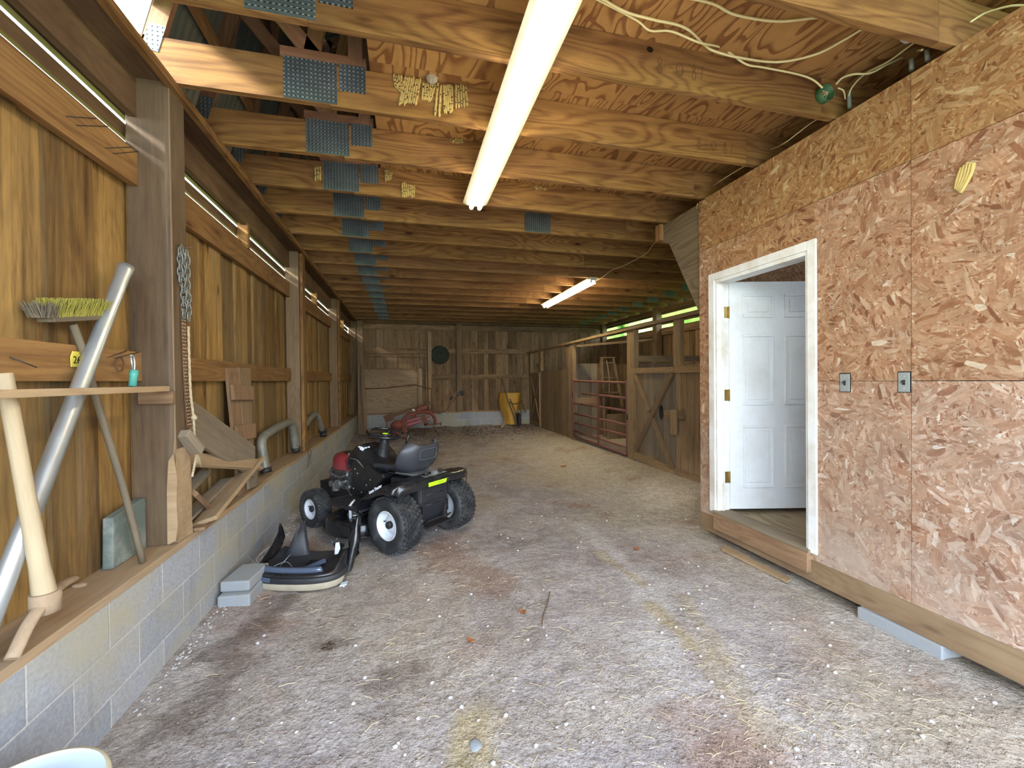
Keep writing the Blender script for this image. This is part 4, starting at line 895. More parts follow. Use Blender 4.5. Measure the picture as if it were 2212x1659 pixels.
m = MB(); bristles(m, 1300, .05, .078); m.v = [p - o.location for p in m.v]; tag(m.build('bristles', M['moss'], o), kind='stuff')
m = MB(); bristles(m, 160, .03, .06, .035, -.12, .06); m.v = [p - o.location for p in m.v]; tag(m.build('worn_bristles', M['handle_dark'], o), kind='stuff')
# concrete slab piece standing on the sill behind the broom
q = [(-1.36, 2.439, 0.859), (-1.36, 2.678, 0.851), (-1.36, 2.688, 0.64), (-1.36, 2.447, 0.667)]
m = MB(); m.prism([(2.41, .597), (2.68, .597), (2.68, .865), (2.66, .87), (2.42, .84)], 0, .045, Matrix(((0, 0, 1, -1.40), (1, 0, 0, 0), (0, 1, 0, 0), (0, 0, 0, 1)))); thing(m, 'broken_slab', M['slate'], 'mossy broken concrete slab standing on the sill behind the broom handle', 'slab', bevel=.006)
# yellow ear tag on the girt
tx = (-1.368, 2.222, 1.588)
o = empty('yellow_tag', tx, 'yellow numbered tag pinned on the girt behind the steel tube', 'tag')
m = MB(); m.prism([(-.028, -.033), (.028, -.033), (.030, .008), (.020, .034), (-.018, .034), (-.030, .008)], 0, .003, Matrix(((0, 0, 1, 0), (1, 0, 0, 0), (0, 1, 0, 0), (0, 0, 0, 1)))); m.build('tag_body', M['tag_yellow'], o)
text_mesh('26', .045, 'tag_number', M['ink'], Matrix(((0, 0, 1, .0035), (1, 0, 0, .003), (0, 1, 0, -.004), (0, 0, 0, 1))), o)
# long nails driven into girts
def nail(a, b, lab): m = MB(); m.tube([a, b], .0022, 6); m.lathe([(0, 0), (.005, 0), (.005, .001), (0, .001)], 8, Matrix.Translation(b)); thing(m, 'long_nail', M['dark_steel'], lab, 'nail', 'long nails in the girts')
NL = iter(('topmost long nail in the upper board of the left bay', 'second long nail down in the upper board of the left bay', 'third long nail down, close to the thick post', 'lowest long nail in the upper board, touching the thick post'))
NG = iter(('left long nail sticking from the girt above the aqua-handled tool', 'right long nail sticking from the girt above the aqua-handled tool'))
for a, b, lab in [((-1.372, 2.383, 2.713), (-1.3, 2.095, 2.558), 'U'), ((-1.372, 2.468, 2.726), (-1.3, 2.152, 2.556), 'U'), ((-1.372, 2.646, 2.721), (-1.3, 2.326, 2.555), 'U'), ((-1.372, 2.714, 2.735), (-1.3, 2.377, 2.556), 'U'), ((-1.372, 2.574, 1.648), (-1.31, 2.321, 1.602), 'G'), ((-1.372, 2.679, 1.648), (-1.31, 2.365, 1.6), 'G'), ((-1.372, 1.914, 1.581), (-1.33, 1.969, 1.545), 'W')]:
    if lab == 'W':
        m = MB(); m.tube([a, b], .0022, 6); thing(m, 'bent_wire', M['dark_steel'], 'thin bent wire stuck on the girt left of the yellow tag', 'wire')
    else: nail(a, b, next(NL) if lab == 'U' else next(NG))
# ring and aqua-gripped tool on the rail
rc = Vector((-1.34, 2.462, 1.576))
m = MB(); m.tube([rc + Vector((0, .030 * math.cos(a * math.pi / 10), .034 * math.sin(a * math.pi / 10))) for a in range(21)], .0042, 8, cap=False); thing(m, 'metal_ring', M['rust'], 'rusty metal ring hanging from a nail beside the aqua-handled tool', 'ring')
tb = Vector((-1.25, 2.385, 1.472)); tt = Vector((-1.25, 2.401, 1.544))
tb.z = 1.467
o = empty('garden_cutter', tb, 'small cutter with an aqua grip standing on the tool rail', 'hand tool')
d = (tt - tb)
m = MB(); m.tube([(0, 0, 0), d * .62, d * .66, d * 1.0], [.0150, .0160, .018, .017], 14); m.build('grip', M['aqua'], o)
m = MB(); m.tube(curve([d, d + Vector((0, .004, .03)), d + Vector((0, -.004, .065)), d + Vector((0, -.022, .070))], 5), .0048, 8); m.tube([d + Vector((0, -.010, 0)), d + Vector((0, -.024, .062))], .004, 8); m.build('blades', M['galv'], o)
# dirt clods and a leaf on the sill
m = MB(); m.blob((-1.39, 2.254, 0.6), (.030, .022, .010), 2, .4, 2, 2); thing(m, 'flat_stone', M['clod'], 'flat clod of clay on the sill behind the mattock head', 'stone')
m = MB(); m.tube(curve([(-1.392, 2.717, 0.605), (-1.365, 2.723, 0.61), (-1.351, 2.774, 0.605)], 5), .008, 6, flat=(.5, 1.6)); thing(m, 'bark_scrap', M['rust'], 'curled brown bark scrap at the foot of the thick post', 'scrap')

# ================================================================ chain, strap and rope on the near post
cx_ = -1.212
o = empty('chain', (cx_, 2.80, 2.25), 'grey chain hanging doubled from a nail on the side of the thick post', 'chain')
m = MB()
def link(c, rot, s=.024):
    pts = []
    for i in range(13):
        a = 2 * math.pi * i / 12; u, w = .55 * s * math.cos(a), s * math.sin(a); w += math.copysign(.25 * s, w) if abs(w) > 1e-6 else 0
        pts.append(Vector(c) + (Vector((0, u, w)) if rot == 0 else Vector((u * .7, u * .7, w))))
    m.tube(pts, .0042, 6, cap=False)
zz0 = 2.235
for s, n, yo in ((0, 11, 2.785), (1, 11, 2.822), (2, 5, 2.760)):
    for i in range(n): link((cx_ + .008 * (s % 2), yo + .004 * math.sin(i) + .004 * i * .3, zz0 - i * .036 - s * .01), i % 2)
m.v = [p - o.location for p in m.v]; m.build('links', M['chain'], o)
m = MB(); m.tube([(-.012, .0, .0), (.045, .01, .012)], .003, 6); m.build('nail', M['rust'], o)
m = MB()
st = [(2.805, 1.92), (2.812, 1.70), (2.822, 1.50), (2.836, 1.33), (2.85, 1.22)]
for (a, b) in zip(st[:-1], st[1:]): m.board((-1.2215 + .002, a[0], a[1]), (-1.2215 + .002, b[0], b[1]), .058, .002, (1, 0, 0))
o = empty('perforated_strap', (-1.22, 2.82, 1.20), 'perforated metal strap nailed down the side of the thick post below the chain', 'strap')
m.v = [p - o.location for p in m.v]; m.build('strap_body', M['rust'], o)
m = MB()
for i in range(34):
    t = i / 33; z = 1.90 - .66 * t; y = 2.805 + .045 * t * t
    for dy in (-.016, .004 if i % 2 else -.002, .018):
        m.lathe([(0, .0012), (.0034, .0012), (.0034, 0)], 6, Matrix.Translation((-1.2183, y + dy, z)) @ Matrix.Rotation(R(90), 4, 'Y'))
m.v = [p - o.location for p in m.v]; m.build('perforations', M['wire_old'], o)
rp = curve([(-1.21, 2.84, 1.81), (-1.21, 2.843, 1.609), (-1.2, 2.829, 1.42), (-1.2, 2.857, 1.284), (-1.2, 2.864, 1.161), (-1.2, 2.883, 1.062), (-1.205, 2.869, 0.996), (-1.21, 2.851, 0.932)], 8)
m = MB()
for ph in (0, 2.1, 4.2):
    m.tube([p + Vector((.0035 * math.cos(i * 1.1 + ph), .0035 * math.sin(i * 1.1 + ph), 0)) for i, p in enumerate(rp)], .0038, 6)
kn = Vector((-1.2, 2.863, 1.278)); m.blob(kn, .016, 3, .3)
e_ = Vector((-1.2, 2.882, 1.048))
for i in range(22): m.tube([e_ + Vector((0, 0, .02)), e_ + Vector((random.uniform(-.01, .02), random.uniform(-.02, .03), random.uniform(-.07, -.01)))], [.0018, .0008], 4, cap=False)
thing(m, 'rope', M['rope'], 'frayed knotted rope hanging from the thick post beside the metal strap', 'rope')
m = MB(); m.board((-1.205, 2.745, 1.20), (-1.18, 2.86, 1.08), .06, .05, (0, .5, 1)); thing(m, 'wood_chock', M['grey'], 'small weathered wood block nailed slantwise under the metal strap', 'block', bevel=.003)

# ================================================================ second bay: planks, slatted board, bent pipes
o = empty('cleated_plank', (-1.30, 4.05, .60), 'upright cleated plank with nailed crosspieces leaning on the girt', 'plank panel')
A0, A1 = Vector((-1.36, 3.83, 1.60)), Vector((-1.36, 4.34, 1.60))
def lp(t, z, off=0): # position along the leaning panel: t across, z height
    k = (z - .60) / 1.0; x = -1.250 - .108 * k + off; ya = 3.70 + .10 * k; yb = 4.02 + .28 * k; return Vector((x, ya + (yb - ya) * t, z))
def quadslab(m, pts, th, nrm):
    n_ = Vector(nrm).normalized() * th; vs = [Vector(p) for p in pts] + [Vector(p) - n_ for p in pts]
    fs = [(0, 1, 2, 3), (7, 6, 5, 4), (0, 4, 5, 1), (1, 5, 6, 2), (2, 6, 7, 3), (3, 7, 4, 0)]; o_ = random.uniform(-20, 20)
    L = (Vector(pts[3]) - Vector(pts[0])).length; Wd = (Vector(pts[1]) - Vector(pts[0])).length
    q = [(0, 0, 0), (0, Wd, 0), (L, Wd, 0), (L, 0, 0)]; q = q + [(a, b, th) for a, b, c in q]
    m._add(vs, fs, [[(q[i][0] + o_, q[i][1], q[i][2]) for i in f] for f in fs], random.random())
NN = (1, 0, .1)
m = MB(); quadslab(m, [lp(0, .60), lp(.50, .60), lp(.50, 1.60), lp(0, 1.60)], .022, NN); m.v = [p - o.location for p in m.v]; m.build('plank', M['rust_wood'], o)
m = MB(); quadslab(m, [lp(.47, .60, .006), lp(1.02, .60, .006), lp(1.02, 1.61, .006), lp(.47, 1.61, .006)], .024, NN); m.v = [p - o.location for p in m.v]; m.build('plank', M['post_pale'], o)
for z, h, e in ((1.345, .12, 0), (1.02, .12, .0), (.62, .12, .04)):
    m = MB(); quadslab(m, [lp(-.02 + e * 10, z, .030), lp(1.02, z - .02, .030), lp(1.0, z + h - .02, .030), lp(-.02 + e * 10, z + h, .030)], .022, NN); m.v = [p - o.location for p in m.v]; m.build('crosspiece', M['rust_wood'] if z > .7 else M['grey'], o)
# diagonal boards
def lean(a, b, w, t, n, mat, lab, lift=0):
    m = MB(); m.board(a, b, w, t, n); return thing(m, 'loose_board', mat, lab, 'board', 'loose boards on the sill', bevel=.002)
lean((-1.335, 3.00, 1.30), (-1.20, 3.86, .83), .27, .022, (1, 0, .15), M['grey'], 'wide dark board slanting down from the thick post towards the cleated plank')
lean((-1.33, 2.93, 1.035), (-1.17, 3.88, .80), .10, .028, (.85, 0, .6), M['pale'], 'rough-edged pale board crossing under the wide slanting one')
lean((-1.20, 2.97, .628), (-1.205, 3.93, .83), .14, .026, (-.35, -.2, 1), M['pale'], 'broad pale plank sloping up from the sill edge to the cleated plank')
lean((-1.33, 3.0, .63), (-1.31, 3.62, .75), .09, .02, (-.1, -.2, 1), M['grey'], 'narrow grey plank behind the broad pale one')
lean((-1.385, 2.98, .72), (-1.36, 3.40, .86), .07, .02, (.2, -.2, 1), M['grey'], 'small grey board end tucked behind the thick post')
lean((-1.23, 2.92, .82), (-1.26, 3.22, .63), .045, .03, (.6, 0, .8), M['rust_wood'], 'short stubby stick propped against the thick post low down')
lean((-1.20, 2.90, .606), (-1.215, 3.10, .606), .06, .018, (0, 0, 1), M['rust_wood'], 'small reddish offcut lying on the sill at the post foot')
def pipe(pts, r, lab, org):
    o = empty('bent_pipe', org, lab, 'pipe', 'bent exhaust pipes'); c = curve(pts, 7)
    m = MB(); m.tube(c, r, 18); m.v = [p - o.location for p in m.v]; m.build('pipe_body', M['pipe_old'], o)
    for e in (0, -1):
        m = MB(); d = (c[1] - c[0]).normalized() if e == 0 else (c[-2] - c[-1]).normalized()
        m.tube([c[e], c[e] + d * .05], r * 1.22, 18); m.v = [p - o.location for p in m.v]; m.build('pipe_collar', M['dark_steel'], o)
    return o
pipe([(-1.27, 4.42, .625), (-1.29, 4.43, .72), (-1.31, 4.43, .88), (-1.315, 4.50, .955), (-1.315, 4.75, .985), (-1.315, 5.15, 1.005), (-1.315, 5.42, 1.01), (-1.31, 5.53, .97), (-1.30, 5.60, .80), (-1.29, 5.64, .635)], .042, 'bent grey pipe arching on the sill between the cleated plank and the second post', (-1.30, 5.0, .60))
pipe([(-1.31, 6.16, .85), (-1.31, 6.35, .93), (-1.31, 6.75, .99), (-1.31, 7.0, .98), (-1.30, 7.14, .88), (-1.28, 7.30, .68)], .042, 'smaller bent pipe arching beyond the second post', (-1.30, 6.7, .60))
m = MB(); m.tube([(-1.27, 7.30, .60), (-1.27, 7.36, .70)], .05, 12); thing(m, 'pipe_sleeve', M['black_matte'], 'short black sleeve standing on the sill at the end of the smaller bent pipe', 'pipe')
# twig root on the block wall below post 2
m = MB()
for pts in [[(-1.22, 5.761, 0.726), (-1.2, 5.812, 0.618), (-1.2, 5.911, 0.494), (-1.2, 5.796, 0.398)], [(-1.205, 5.787, 0.663), (-1.195, 6.002, 0.569), (-1.2, 5.91, 0.483)], [(-1.225, 5.363, 0.744), (-1.21, 5.635, 0.669)]]: m.tube(curve(pts, 4), .004, 6)
thing(m, 'dry_root', M['twig'], 'dry root dangling over the sill edge at the foot of the second post', 'root')

# ================================================================ riding mower (local frame: x forward, y left, z up)
mw = empty('riding_mower', (.21, 3.99, 0.0), 'black riding lawn mower with white wheel rims and its hood off, red engine cover showing', 'riding mower', rz=math.atan2(.7505, -.661))
RX90 = Matrix.Rotation(R(-90), 4, 'X')      # lathe axis z -> +y
def wheel(x, y, r, w, rimr, side, nm):
    T = Matrix.Translation((x, y, r))
    h = w / 2
    m = MB(); m.lathe([(rimr, -h * .72), (rimr * 1.06, -h * .86), (r * .80, -h * 1.0), (r * .93, -h * .93), (r * .975, -h * .70), (r * .985, 0), (r * .975, h * .70), (r * .93, h * .93), (r * .80, h * 1.0), (rimr * 1.06, h * .86), (rimr, h * .72)], 48, T @ RX90)
    # chevron turf lugs
    n = 34 if r > .22 else 30; rows = 6
    for i in range(n):
        a = 2 * math.pi * i / n
        for k in range(rows):
            u = (k + .5) / rows * 2 - 1; aa = a + (.5 if k % 2 else 0) * 2 * math.pi / n + abs(u) * .06
            rr = r * (1.0 - .045 * abs(u) ** 3)
            c = Vector((rr * math.cos(aa), u * h * .86, rr * math.sin(aa))); t = Vector((-math.sin(aa), 0, math.cos(aa)))
            rad = Vector((math.cos(aa), 0, math.sin(aa))); lw = 2 * math.pi * r / n * .58
            dv = Vector((0, h * .86 / rows * .80, 0)) + t * (.006 if u > 0 else -.006)
            m.board(c - dv + Vector((x, y, r)), c + dv + Vector((x, y, r)), lw, .014, rad, rv=.5)
    ti = m.build(nm, M['rubber'], mw)
    s = side; m = MB()
    m.lathe([(rimr * 1.02, s * h * .80), (rimr * .97, s * h * .86), (rimr * .90, s * h * .74), (rimr * .82, s * h * .30), (rimr * .55, s * h * .22), (rimr * .50, s * h * .36), (rimr * .30, s * h * .40), (.022, s * h * .42), (.022, s * h * .60), (0, s * h * .60)], 40, T @ RX90)
    m.lathe([(rimr * 1.02, -s * h * .80), (rimr * .90, -s * h * .74), (rimr * .82, s * h * .28), (0, s * h * .18)], 40, T @ RX90)
    m.build('rim', M['rim'], ti)
    m = MB(); m.lathe([(.032, s * h * .42), (.032, s * h * .66), (.026, s * h * .72), (0, s * h * .72)], 16, T @ RX90); m.build('hub_cap', M['dark_steel'], ti)
    m = MB(); m.lathe([(0, 0), (.006, 0), (.006, .014), (0, .014)], 8, Matrix.Translation((x + rimr * .72, y + s * h * .28, r + .01)) @ Matrix.Rotation(R(-90 * s), 4, 'X')); m.build('valve', M['dark_steel'], ti)
wheel(.055, .355, .245, .235, .125, 1, 'rear_tire'); wheel(.055, -.355, .245, .235, .125, -1, 'rear_tire')
wheel(1.25, .375, .188, .155, .100, 1, 'front_tire'); wheel(1.25, -.375, .188, .155, .100, -1, 'front_tire')
def mp(m, nm, mat, par=None, **k): return m.build(nm, M[mat], par or mw, **k)
# chassis
m = MB(); m.box(-.09, 1.40, .155, .165, .25, .36); m.box(-.09, 1.40, -.165, -.155, .25, .36); m.box(.45, 1.40, -.155, .155, .30, .31); m.tube([(.055, -.28, .245), (.055, .28, .245)], .022, 10); m.box(-.04, .2, -.12, .12, .16, .36)
m.tube([(1.25, -.33, .19), (1.25, .33, .19)], .018, 10); m.box(1.205, 1.295, -.30, .30, .21, .26); m.box(.7, .82, .16, .30, .24, .27)
mp(m, 'frame', 'dark_steel', bevel=.003)
m = MB(); m.box(-.055, -.042, -.185, .185, .17, .55); m.box(-.042, .15, .175, .185, .22, .55); m.box(-.042, .15, -.185, -.175, .22, .55)
rp_ = mp(m, 'rear_plate', 'black_matte', bevel=.003)
m = MB()
m.tube([(-.057, -.13, .44), (-.057, .09, .44)], .006, 8); m.tube([(-.057, -.09, .345), (-.057, .09, .345)], .005, 8); mp(m, 'plate_ribs', 'dark_steel', rp_)
m = MB()
for yy, zz, rr in ((.17, .49, .006), (.10, .50, .010), (-.12, .50, .006), (.16, .43, .005), (.165, .31, .006), (.06, .385, .014), (.062, .365, .008), (-.16, .30, .006), (-.1, .27, .005)):
    m.lathe([(0, 0), (rr, 0), (rr, .001), (0, .001)], 10, Matrix.Translation((-.0552, yy, zz)) @ Matrix.Rotation(R(-90), 4, 'Y'))
mp(m, 'plate_holes', 'ink', rp_)
m = MB(); m.box(-.15, -.042, -.16, .16, .168, .18); m.board((-.11, .15, .215), (-.11, -.15, .215), .07, .012, (.8, 0, 1)); m.board((-.06, -.14, .30), (-.12, -.06, .21), .05, .03, (0, 1, 0)); mp(m, 'drawbar', 'dark_steel', bevel=.004)
# fender pan: one sheet over both rear wheels
prof = [(-.385, .525), (-.40, .56), (-.392, .592), (-.365, .605), (-.25, .610), (-.10, .612), (.02, .610), (.09, .595), (.16, .572), (.25, .530), (.325, .475), (.375, .405), (.395, .340), (.400, .315)]
ys = [-.500, -.497, -.485, -.455, -.40, -.30, -.21, -.19, 0, .19, .21, .30, .40, .455, .485, .497, .500]
rows = []
prof = [((x + .385) * .5 - .185 + (0 if x > -.3 else .0) + .045 * sst(.02, -.1, x) if x < .02 else x, z) for x, z in prof]
for (x, z) in prof:
    r_ = []
    for y in ys:
        a = abs(y); dz = 0 if a < .40 else -.012 if a < .47 else -.030 if a < .49 else -.060 if a < .4985 else -.085
        if a < .2: dz += .012 if x < .1 else 0; dz -= .0
        yy = y
        cut = sst(-.05, -.14, x); yy = y * (1 - .12 * cut * (a / .5)) ; xx = x
        if x < -.09: xx = x + .06 * (a / .5) ** 4
        if x > .2 and a > .4: dz *= 1.0; xx = x - .0
        if x > .3: dz *= .3
        r_.append(Vector((xx, yy, z + dz)))
    rows.append(r_)
m = MB(); m.surf(rows); fe = mp(m, 'rear_fender', 'black', mods=[('SOLIDIFY', {'thickness': .006, 'offset': 1}), ('SUBSURF', {'levels': 2, 'render_levels': 2})])
# console below the fender between the wheels is covered by the tunnel
m = MB(); m.box(-.06, .34, -.17, .17, .36, .575); mp(m, 'tunnel', 'black_matte', bevel=.02)
# lime sticker with black lettering along the tail
SM = Matrix.Translation((-.1575, .03, .562)) @ Matrix(((0, 0, -1, 0), (-1, 0, 0, 0), (0, 1, 0, 0), (0, 0, 0, 1)))
m = MB(); m.prism([(-.125, -.017), (.125, -.017), (.125, .017), (-.125, .017)], -.004, .006, SM); st_ = mp(m, 'lime_sticker', 'lime')
text_mesh('POULAN', .018, 'sticker_lettering', M['ink'], SM @ Matrix.Translation((.02, 0, .0066)), st_, .0003)
m = MB(); m.prism([(.085, -.0172), (.1255, -.0172), (.1255, .0172), (.10, .0172)], .005, .0066, SM); mp(m, 'sticker_end', 'black_matte', st_)
# script decal on the front slope of the left fender
DMx = Matrix.Translation((.13, .5015, .560)) @ Matrix.Rotation(R(180), 4, 'Z') @ Matrix.Rotation(R(90), 4, 'X') @ Matrix.Rotation(R(27), 4, 'Z')
text_mesh('Lawn Tractor', .034, 'fender_script', M['white_decal'], DMx, fe, .0008, .25, .0012)
# seat
def seat():
    up = [(.325, .632), (.32, .655), (.28, .672), (.18, .668), (.06, .655), (-.04, .652), (-.11, .668), (-.155, .715), (-.180, .79), (-.195, .86), (-.200, .895), (-.212, .912)]
    rows = []; n = 14
    for i, (x, z) in enumerate(up):
        t = i / (len(up) - 1); hw = .215 if t < .5 else .235
        if i == 0: hw = .17
        if i == 1: hw = .195
        if i == len(up) - 2: hw = .185
        if i == len(up) - 1: hw = .135
        if i == len(up) - 3: hw = .220
        row = []
        for k in range(n + 1):
            v = k / n * 2 - 1; b = abs(v) ** 3; bol = sst(.05, .5, t) * sst(1.05, .6, t)
            bx = .030 * b + (.060 * b if t > .55 else .02 * b * bol); bz = .025 * b + .05 * b * bol
            if t > .85: bz -= .02 * b
            row.append(Vector((x + bx * (1 if t > .45 else 0), hw * v, z + bz * (1 if t < .8 else .2))))
        rows.append(row)
    m = MB(); m.surf([[p + Vector((.24, 0, -.022 * sst(.6, .9, p.z))) for p in r] for r in rows[::-1]]); return m
se = mp(seat(), 'seat', 'seat', mods=[('SOLIDIFY', {'thickness': .045, 'offset': 1}), ('SUBSURF', {'levels': 2, 'render_levels': 2})])
# raised outline pressed in the back of the seat
m = MB(); ol = []
for a in range(29):
    an = 2 * math.pi * a / 28; cx_ = math.copysign(abs(math.cos(an)) ** .35, math.cos(an)) * .105; cz_ = math.copysign(abs(math.sin(an)) ** .35, math.sin(an)) * .048
    z = .80 + cz_; ol.append((.004 - (z - .79) * .16, cx_, z))
m.tube(ol, .0035, 6, cap=False); mp(m, 'back_outline', 'seat_line', se)
for yy in (.10, -.075):
    m = MB(); pts = [(-.07 + .022 * math.cos(a * .8), yy + .022 * math.sin(a * .8), .606 + a * .0012) for a in range(40)]; m.tube(pts, .004, 6); mp(m, 'seat_spring', 'dark_steel')
m = MB(); m.box(-.10, .30, -.14, .14, .612, .622); m.box(-.10, -.06, -.02, .03, .61, .65); mp(m, 'seat_bracket', 'galv', bevel=.002)
m = MB(); m.box(-.05, .40, -.14, .14, .600, .612); m.box(.30, .36, -.1, .1, .60, .64); mp(m, 'seat_pan', 'dark_steel')
# footboards
for s in (1, -1):
    m = MB(); m.prism([(.385, .14), (.86, .14), (.93, .20), (.95, .33), (.90, .445), (.80, .475), (.385, .475)], .305, .325)
    m.tube([(.385, s * 0 + .47, .322), (.80, .47, .322), (.895, .44, .322), (.945, .33, .322), (.925, .20, .322)], .010, 6)
    if s < 0: m.v = [Vector((p.x, -p.y, p.z)) for p in m.v]; m.f = [f[::-1] for f in m.f]; m.g = [g[::-1] for g in m.g]
    mp(m, 'footboard', 'black_matte', bevel=.006)
# upright firewall / lower dash sides
m = MB(); m.prism([(.53, .325), (.90, .325), (.905, .715), (.74, .735), (.60, .66), (.50, .615), (.42, .60), (.40, .56), (.50, .47)], -.195, .195, Matrix(((1, 0, 0, 0), (0, 0, 1, 0), (0, 1, 0, 0), (0, 0, 0, 1))))
mp(m, 'lower_dash', 'black', bevel=.012)
m = MB()
for x, z in ((.60, .52), (.66, .46), (.58, .40), (.84, .60), (.80, .56), (.56, .36), (.87, .40), (.74, .38)):
    m.lathe([(0, .004), (.007, .004), (.008, 0)], 8, Matrix.Translation((x, .1952, z)) @ Matrix.Rotation(R(-90), 4, 'X'))
mp(m, 'dash_bolts', 'galv')
# rounded dash cowl
rows = []
for i, (x, z, hw) in enumerate(((.915, .66, .215), (.93, .74, .225), (.905, .805, .225), (.84, .825, .22), (.76, .80, .205), (.68, .745, .19), (.60, .69, .17), (.52, .655, .145), (.455, .635, .11))):
    row = []
    for k in range(13):
        v = k / 12 * 2 - 1; a = abs(v); row.append(Vector((x - .02 * a ** 3, hw * math.copysign(min(1, a * 1.05), v), z - .10 * a ** 5 + (.006 if a < .5 else 0))))
    rows.append(row)
m = MB(); m.surf(rows[::-1]); co = mp(m, 'dash_cowl', 'black', mods=[('SOLIDIFY', {'thickness': .02, 'offset': -1}), ('SUBSURF', {'levels': 2, 'render_levels': 2})])
m = MB()
for i in range(12):
    cx_, cy_ = .80 + random.uniform(-.05, .05), .125 + random.uniform(-.045, .045)
    m.prism([(cx_ + .016 * math.cos(a * 1.05) * random.uniform(.5, 1.3), cy_ + .016 * math.sin(a * 1.05) * random.uniform(.5, 1.3)) for a in range(6)], .828 - (cx_ - .84) ** 2 * 8 - .012 - .3 * max(0, .79 - cx_), .833 - .3 * max(0, .79 - cx_) - .008)
mp(m, 'paint_scuffs', 'white_decal', co)
m = MB(); m.tube(curve([(.93, .20, .70), (.80, .205, .70), (.70, .19, .63), (.58, .17, .605), (.50, .10, .612)], 6), .006, 6); mp(m, 'cowl_edge_trim', 'galv', co)
# column boot and steering wheel
sw = Vector((.61, 0, .935)); base = Vector((.665, 0, .66)); dirv = (sw - base).normalized()
q = dirv.to_track_quat('Z', 'Y').to_matrix().to_4x4(); T = Matrix.Translation(base) @ q; Ls = (sw - base).length
m = MB(); pr_ = [(.098, 0), (.085, .04), (.068, .09), (.060, .13)]
for i in range(6): pr_ += [(.060 - .002 * i, .135 + i * .014), (.052 - .002 * i, .142 + i * .014)]
pr_ += [(.044, .225), (.030, .245), (.022, Ls - .01)]
m.lathe(pr_, 32, T); mp(m, 'column_boot', 'black_matte')
TW = Matrix.Translation(sw) @ q @ Matrix.Rotation(R(0), 4, 'X')
m = MB(); m.tube([TW @ Vector((.178 * math.cos(a * math.pi / 24), .178 * math.sin(a * math.pi / 24), .018)) for a in range(49)], .0135, 10, cap=False); sto = mp(m, 'steering_wheel', 'black')
m = MB()
for a in (40, 165, 280):
    a = R(a); m.tube([TW @ Vector((.025 * math.cos(a), .025 * math.sin(a), -.005)), TW @ Vector((.10 * math.cos(a), .10 * math.sin(a), .004)), TW @ Vector((.17 * math.cos(a), .17 * math.sin(a), .016))], [.022, .017, .014], 10, flat=(.5, 1.2))
m.lathe([(0, -.02), (.048, -.018), (.052, .004), (.040, .014), (0, .016)], 24, TW); mp(m, 'wheel_spokes', 'black_matte', sto)
m = MB(); m.lathe([(0, .0165), (.026, .0165), (.030, .0145)], 20, TW); mp(m, 'hub_emblem', 'lime', sto)
# deck height lever on the far side
lv = [(0.479, -0.2, 0.937), (0.538, -0.2, 0.808), (0.568, -0.2, 0.728), (0.642, -0.2, 0.594)]
m = MB(); m.tube(lv, .011, 10); m.lathe([(.011, -.014), (.018, -.006), (.018, .006), (.011, .014)], 12, Matrix.Translation(lv[2])); mp(m, 'lift_lever', 'black')
# engine
m = MB(); ec = Vector((1.16, -.01, 0))
m.lathe([(.0, .700), (.07, .700), (.085, .712), (.13, .712), (.165, .695), (.182, .66), (.186, .60), (.188, .555), (.180, .550)], 36, Matrix.Translation((ec.x, ec.y, 0)) @ Matrix.Diagonal((1.18, 1.08, 1, 1)))
m.box(.97, 1.12, -.18, .16, .55, .675); en = mp(m, 'engine_cover', 'red', bevel=.012)
m = MB(); m.box(1.02, 1.028, .1515, .1525, .59, .625); m.prism([(.995, .595), (1.045, .595), (1.045, .635), (.995, .635)], .1505, .1525, Matrix(((1, 0, 0, 0), (0, 0, 1, 0), (0, 1, 0, 0), (0, 0, 0, 1)))); mp(m, 'cover_label', 'white_decal', en)
m = MB(); m.lathe([(.09, .705), (.09, .72), (0, .722)], 28, Matrix.Translation(ec)); mp(m, 'fan_screen', 'dark_steel', en)
m = MB(); m.box(.96, .985, .06, .17, .66, .74); m.box(.94, 1.0, .05, .17, .652, .664); mp(m, 'air_filter', 'tag_yellow' if False else 'beige_rubber', bevel=.003)
m = MB(); m.box(1.01, 1.32, -.15, .15, .30, .56)
for i in range(8): m.box(1.0, 1.33, -.165, .165, .36 + i * .024, .372 + i * .024)
m.tube([(1.05, .14, .50), (1.12, .19, .48), (1.22, .20, .50), (1.30, .18, .52)], .014, 8); m.tube([(1.10, .17, .42), (1.10, .235, .42)], .045, 16); m.tube([(1.25, .16, .40), (1.25, .21, .40)], .032, 14)
m.lathe([(0, 0), (.04, 0), (.04, .09), (0, .09)], 16, Matrix.Translation((1.16, .20, .34)))
mp(m, 'engine_block', 'alu', bevel=.003)
m = MB()
for i in range(9): m.tube(curve([(1.0 + i * .035, .15, .54), (1.02 + i * .03, .20 + .02 * (i % 2), .49), (1.05 + i * .028, .19, .42 + .01 * (i % 3))], 4), .0045, 6)
m.tube([(.92, .21, .50), (.93, .22, .42), (.87, .24, .36), (.83, .24, .34)], .008, 8); mp(m, 'hoses', 'dark_steel')
m = MB(); m.tube([(1.02, .16, .545), (1.02, .16, .50)], .012, 8); m.tube([(.98, .20, .46), (1.04, .20, .44)], .014, 8); m.tube([(.965, .20, .54), (.965, .20, .51)], .012, 8); m.tube([(.955, .17, .40), (.955, .21, .40)], .02, 10); mp(m, 'engine_fittings', 'galv')
m = MB(); m.box(1.345, 1.50, -.17, .17, .32, .40); m.box(1.345, 1.36, -.17, .17, .20, .40); m.box(1.345, 1.50, .155, .17, .235, .40); m.box(1.345, 1.50, -.17, -.155, .235, .40); m.box(1.36, 1.50, -.17, .17, .235, .26); mp(m, 'front_bracket', 'black_matte', bevel=.004)
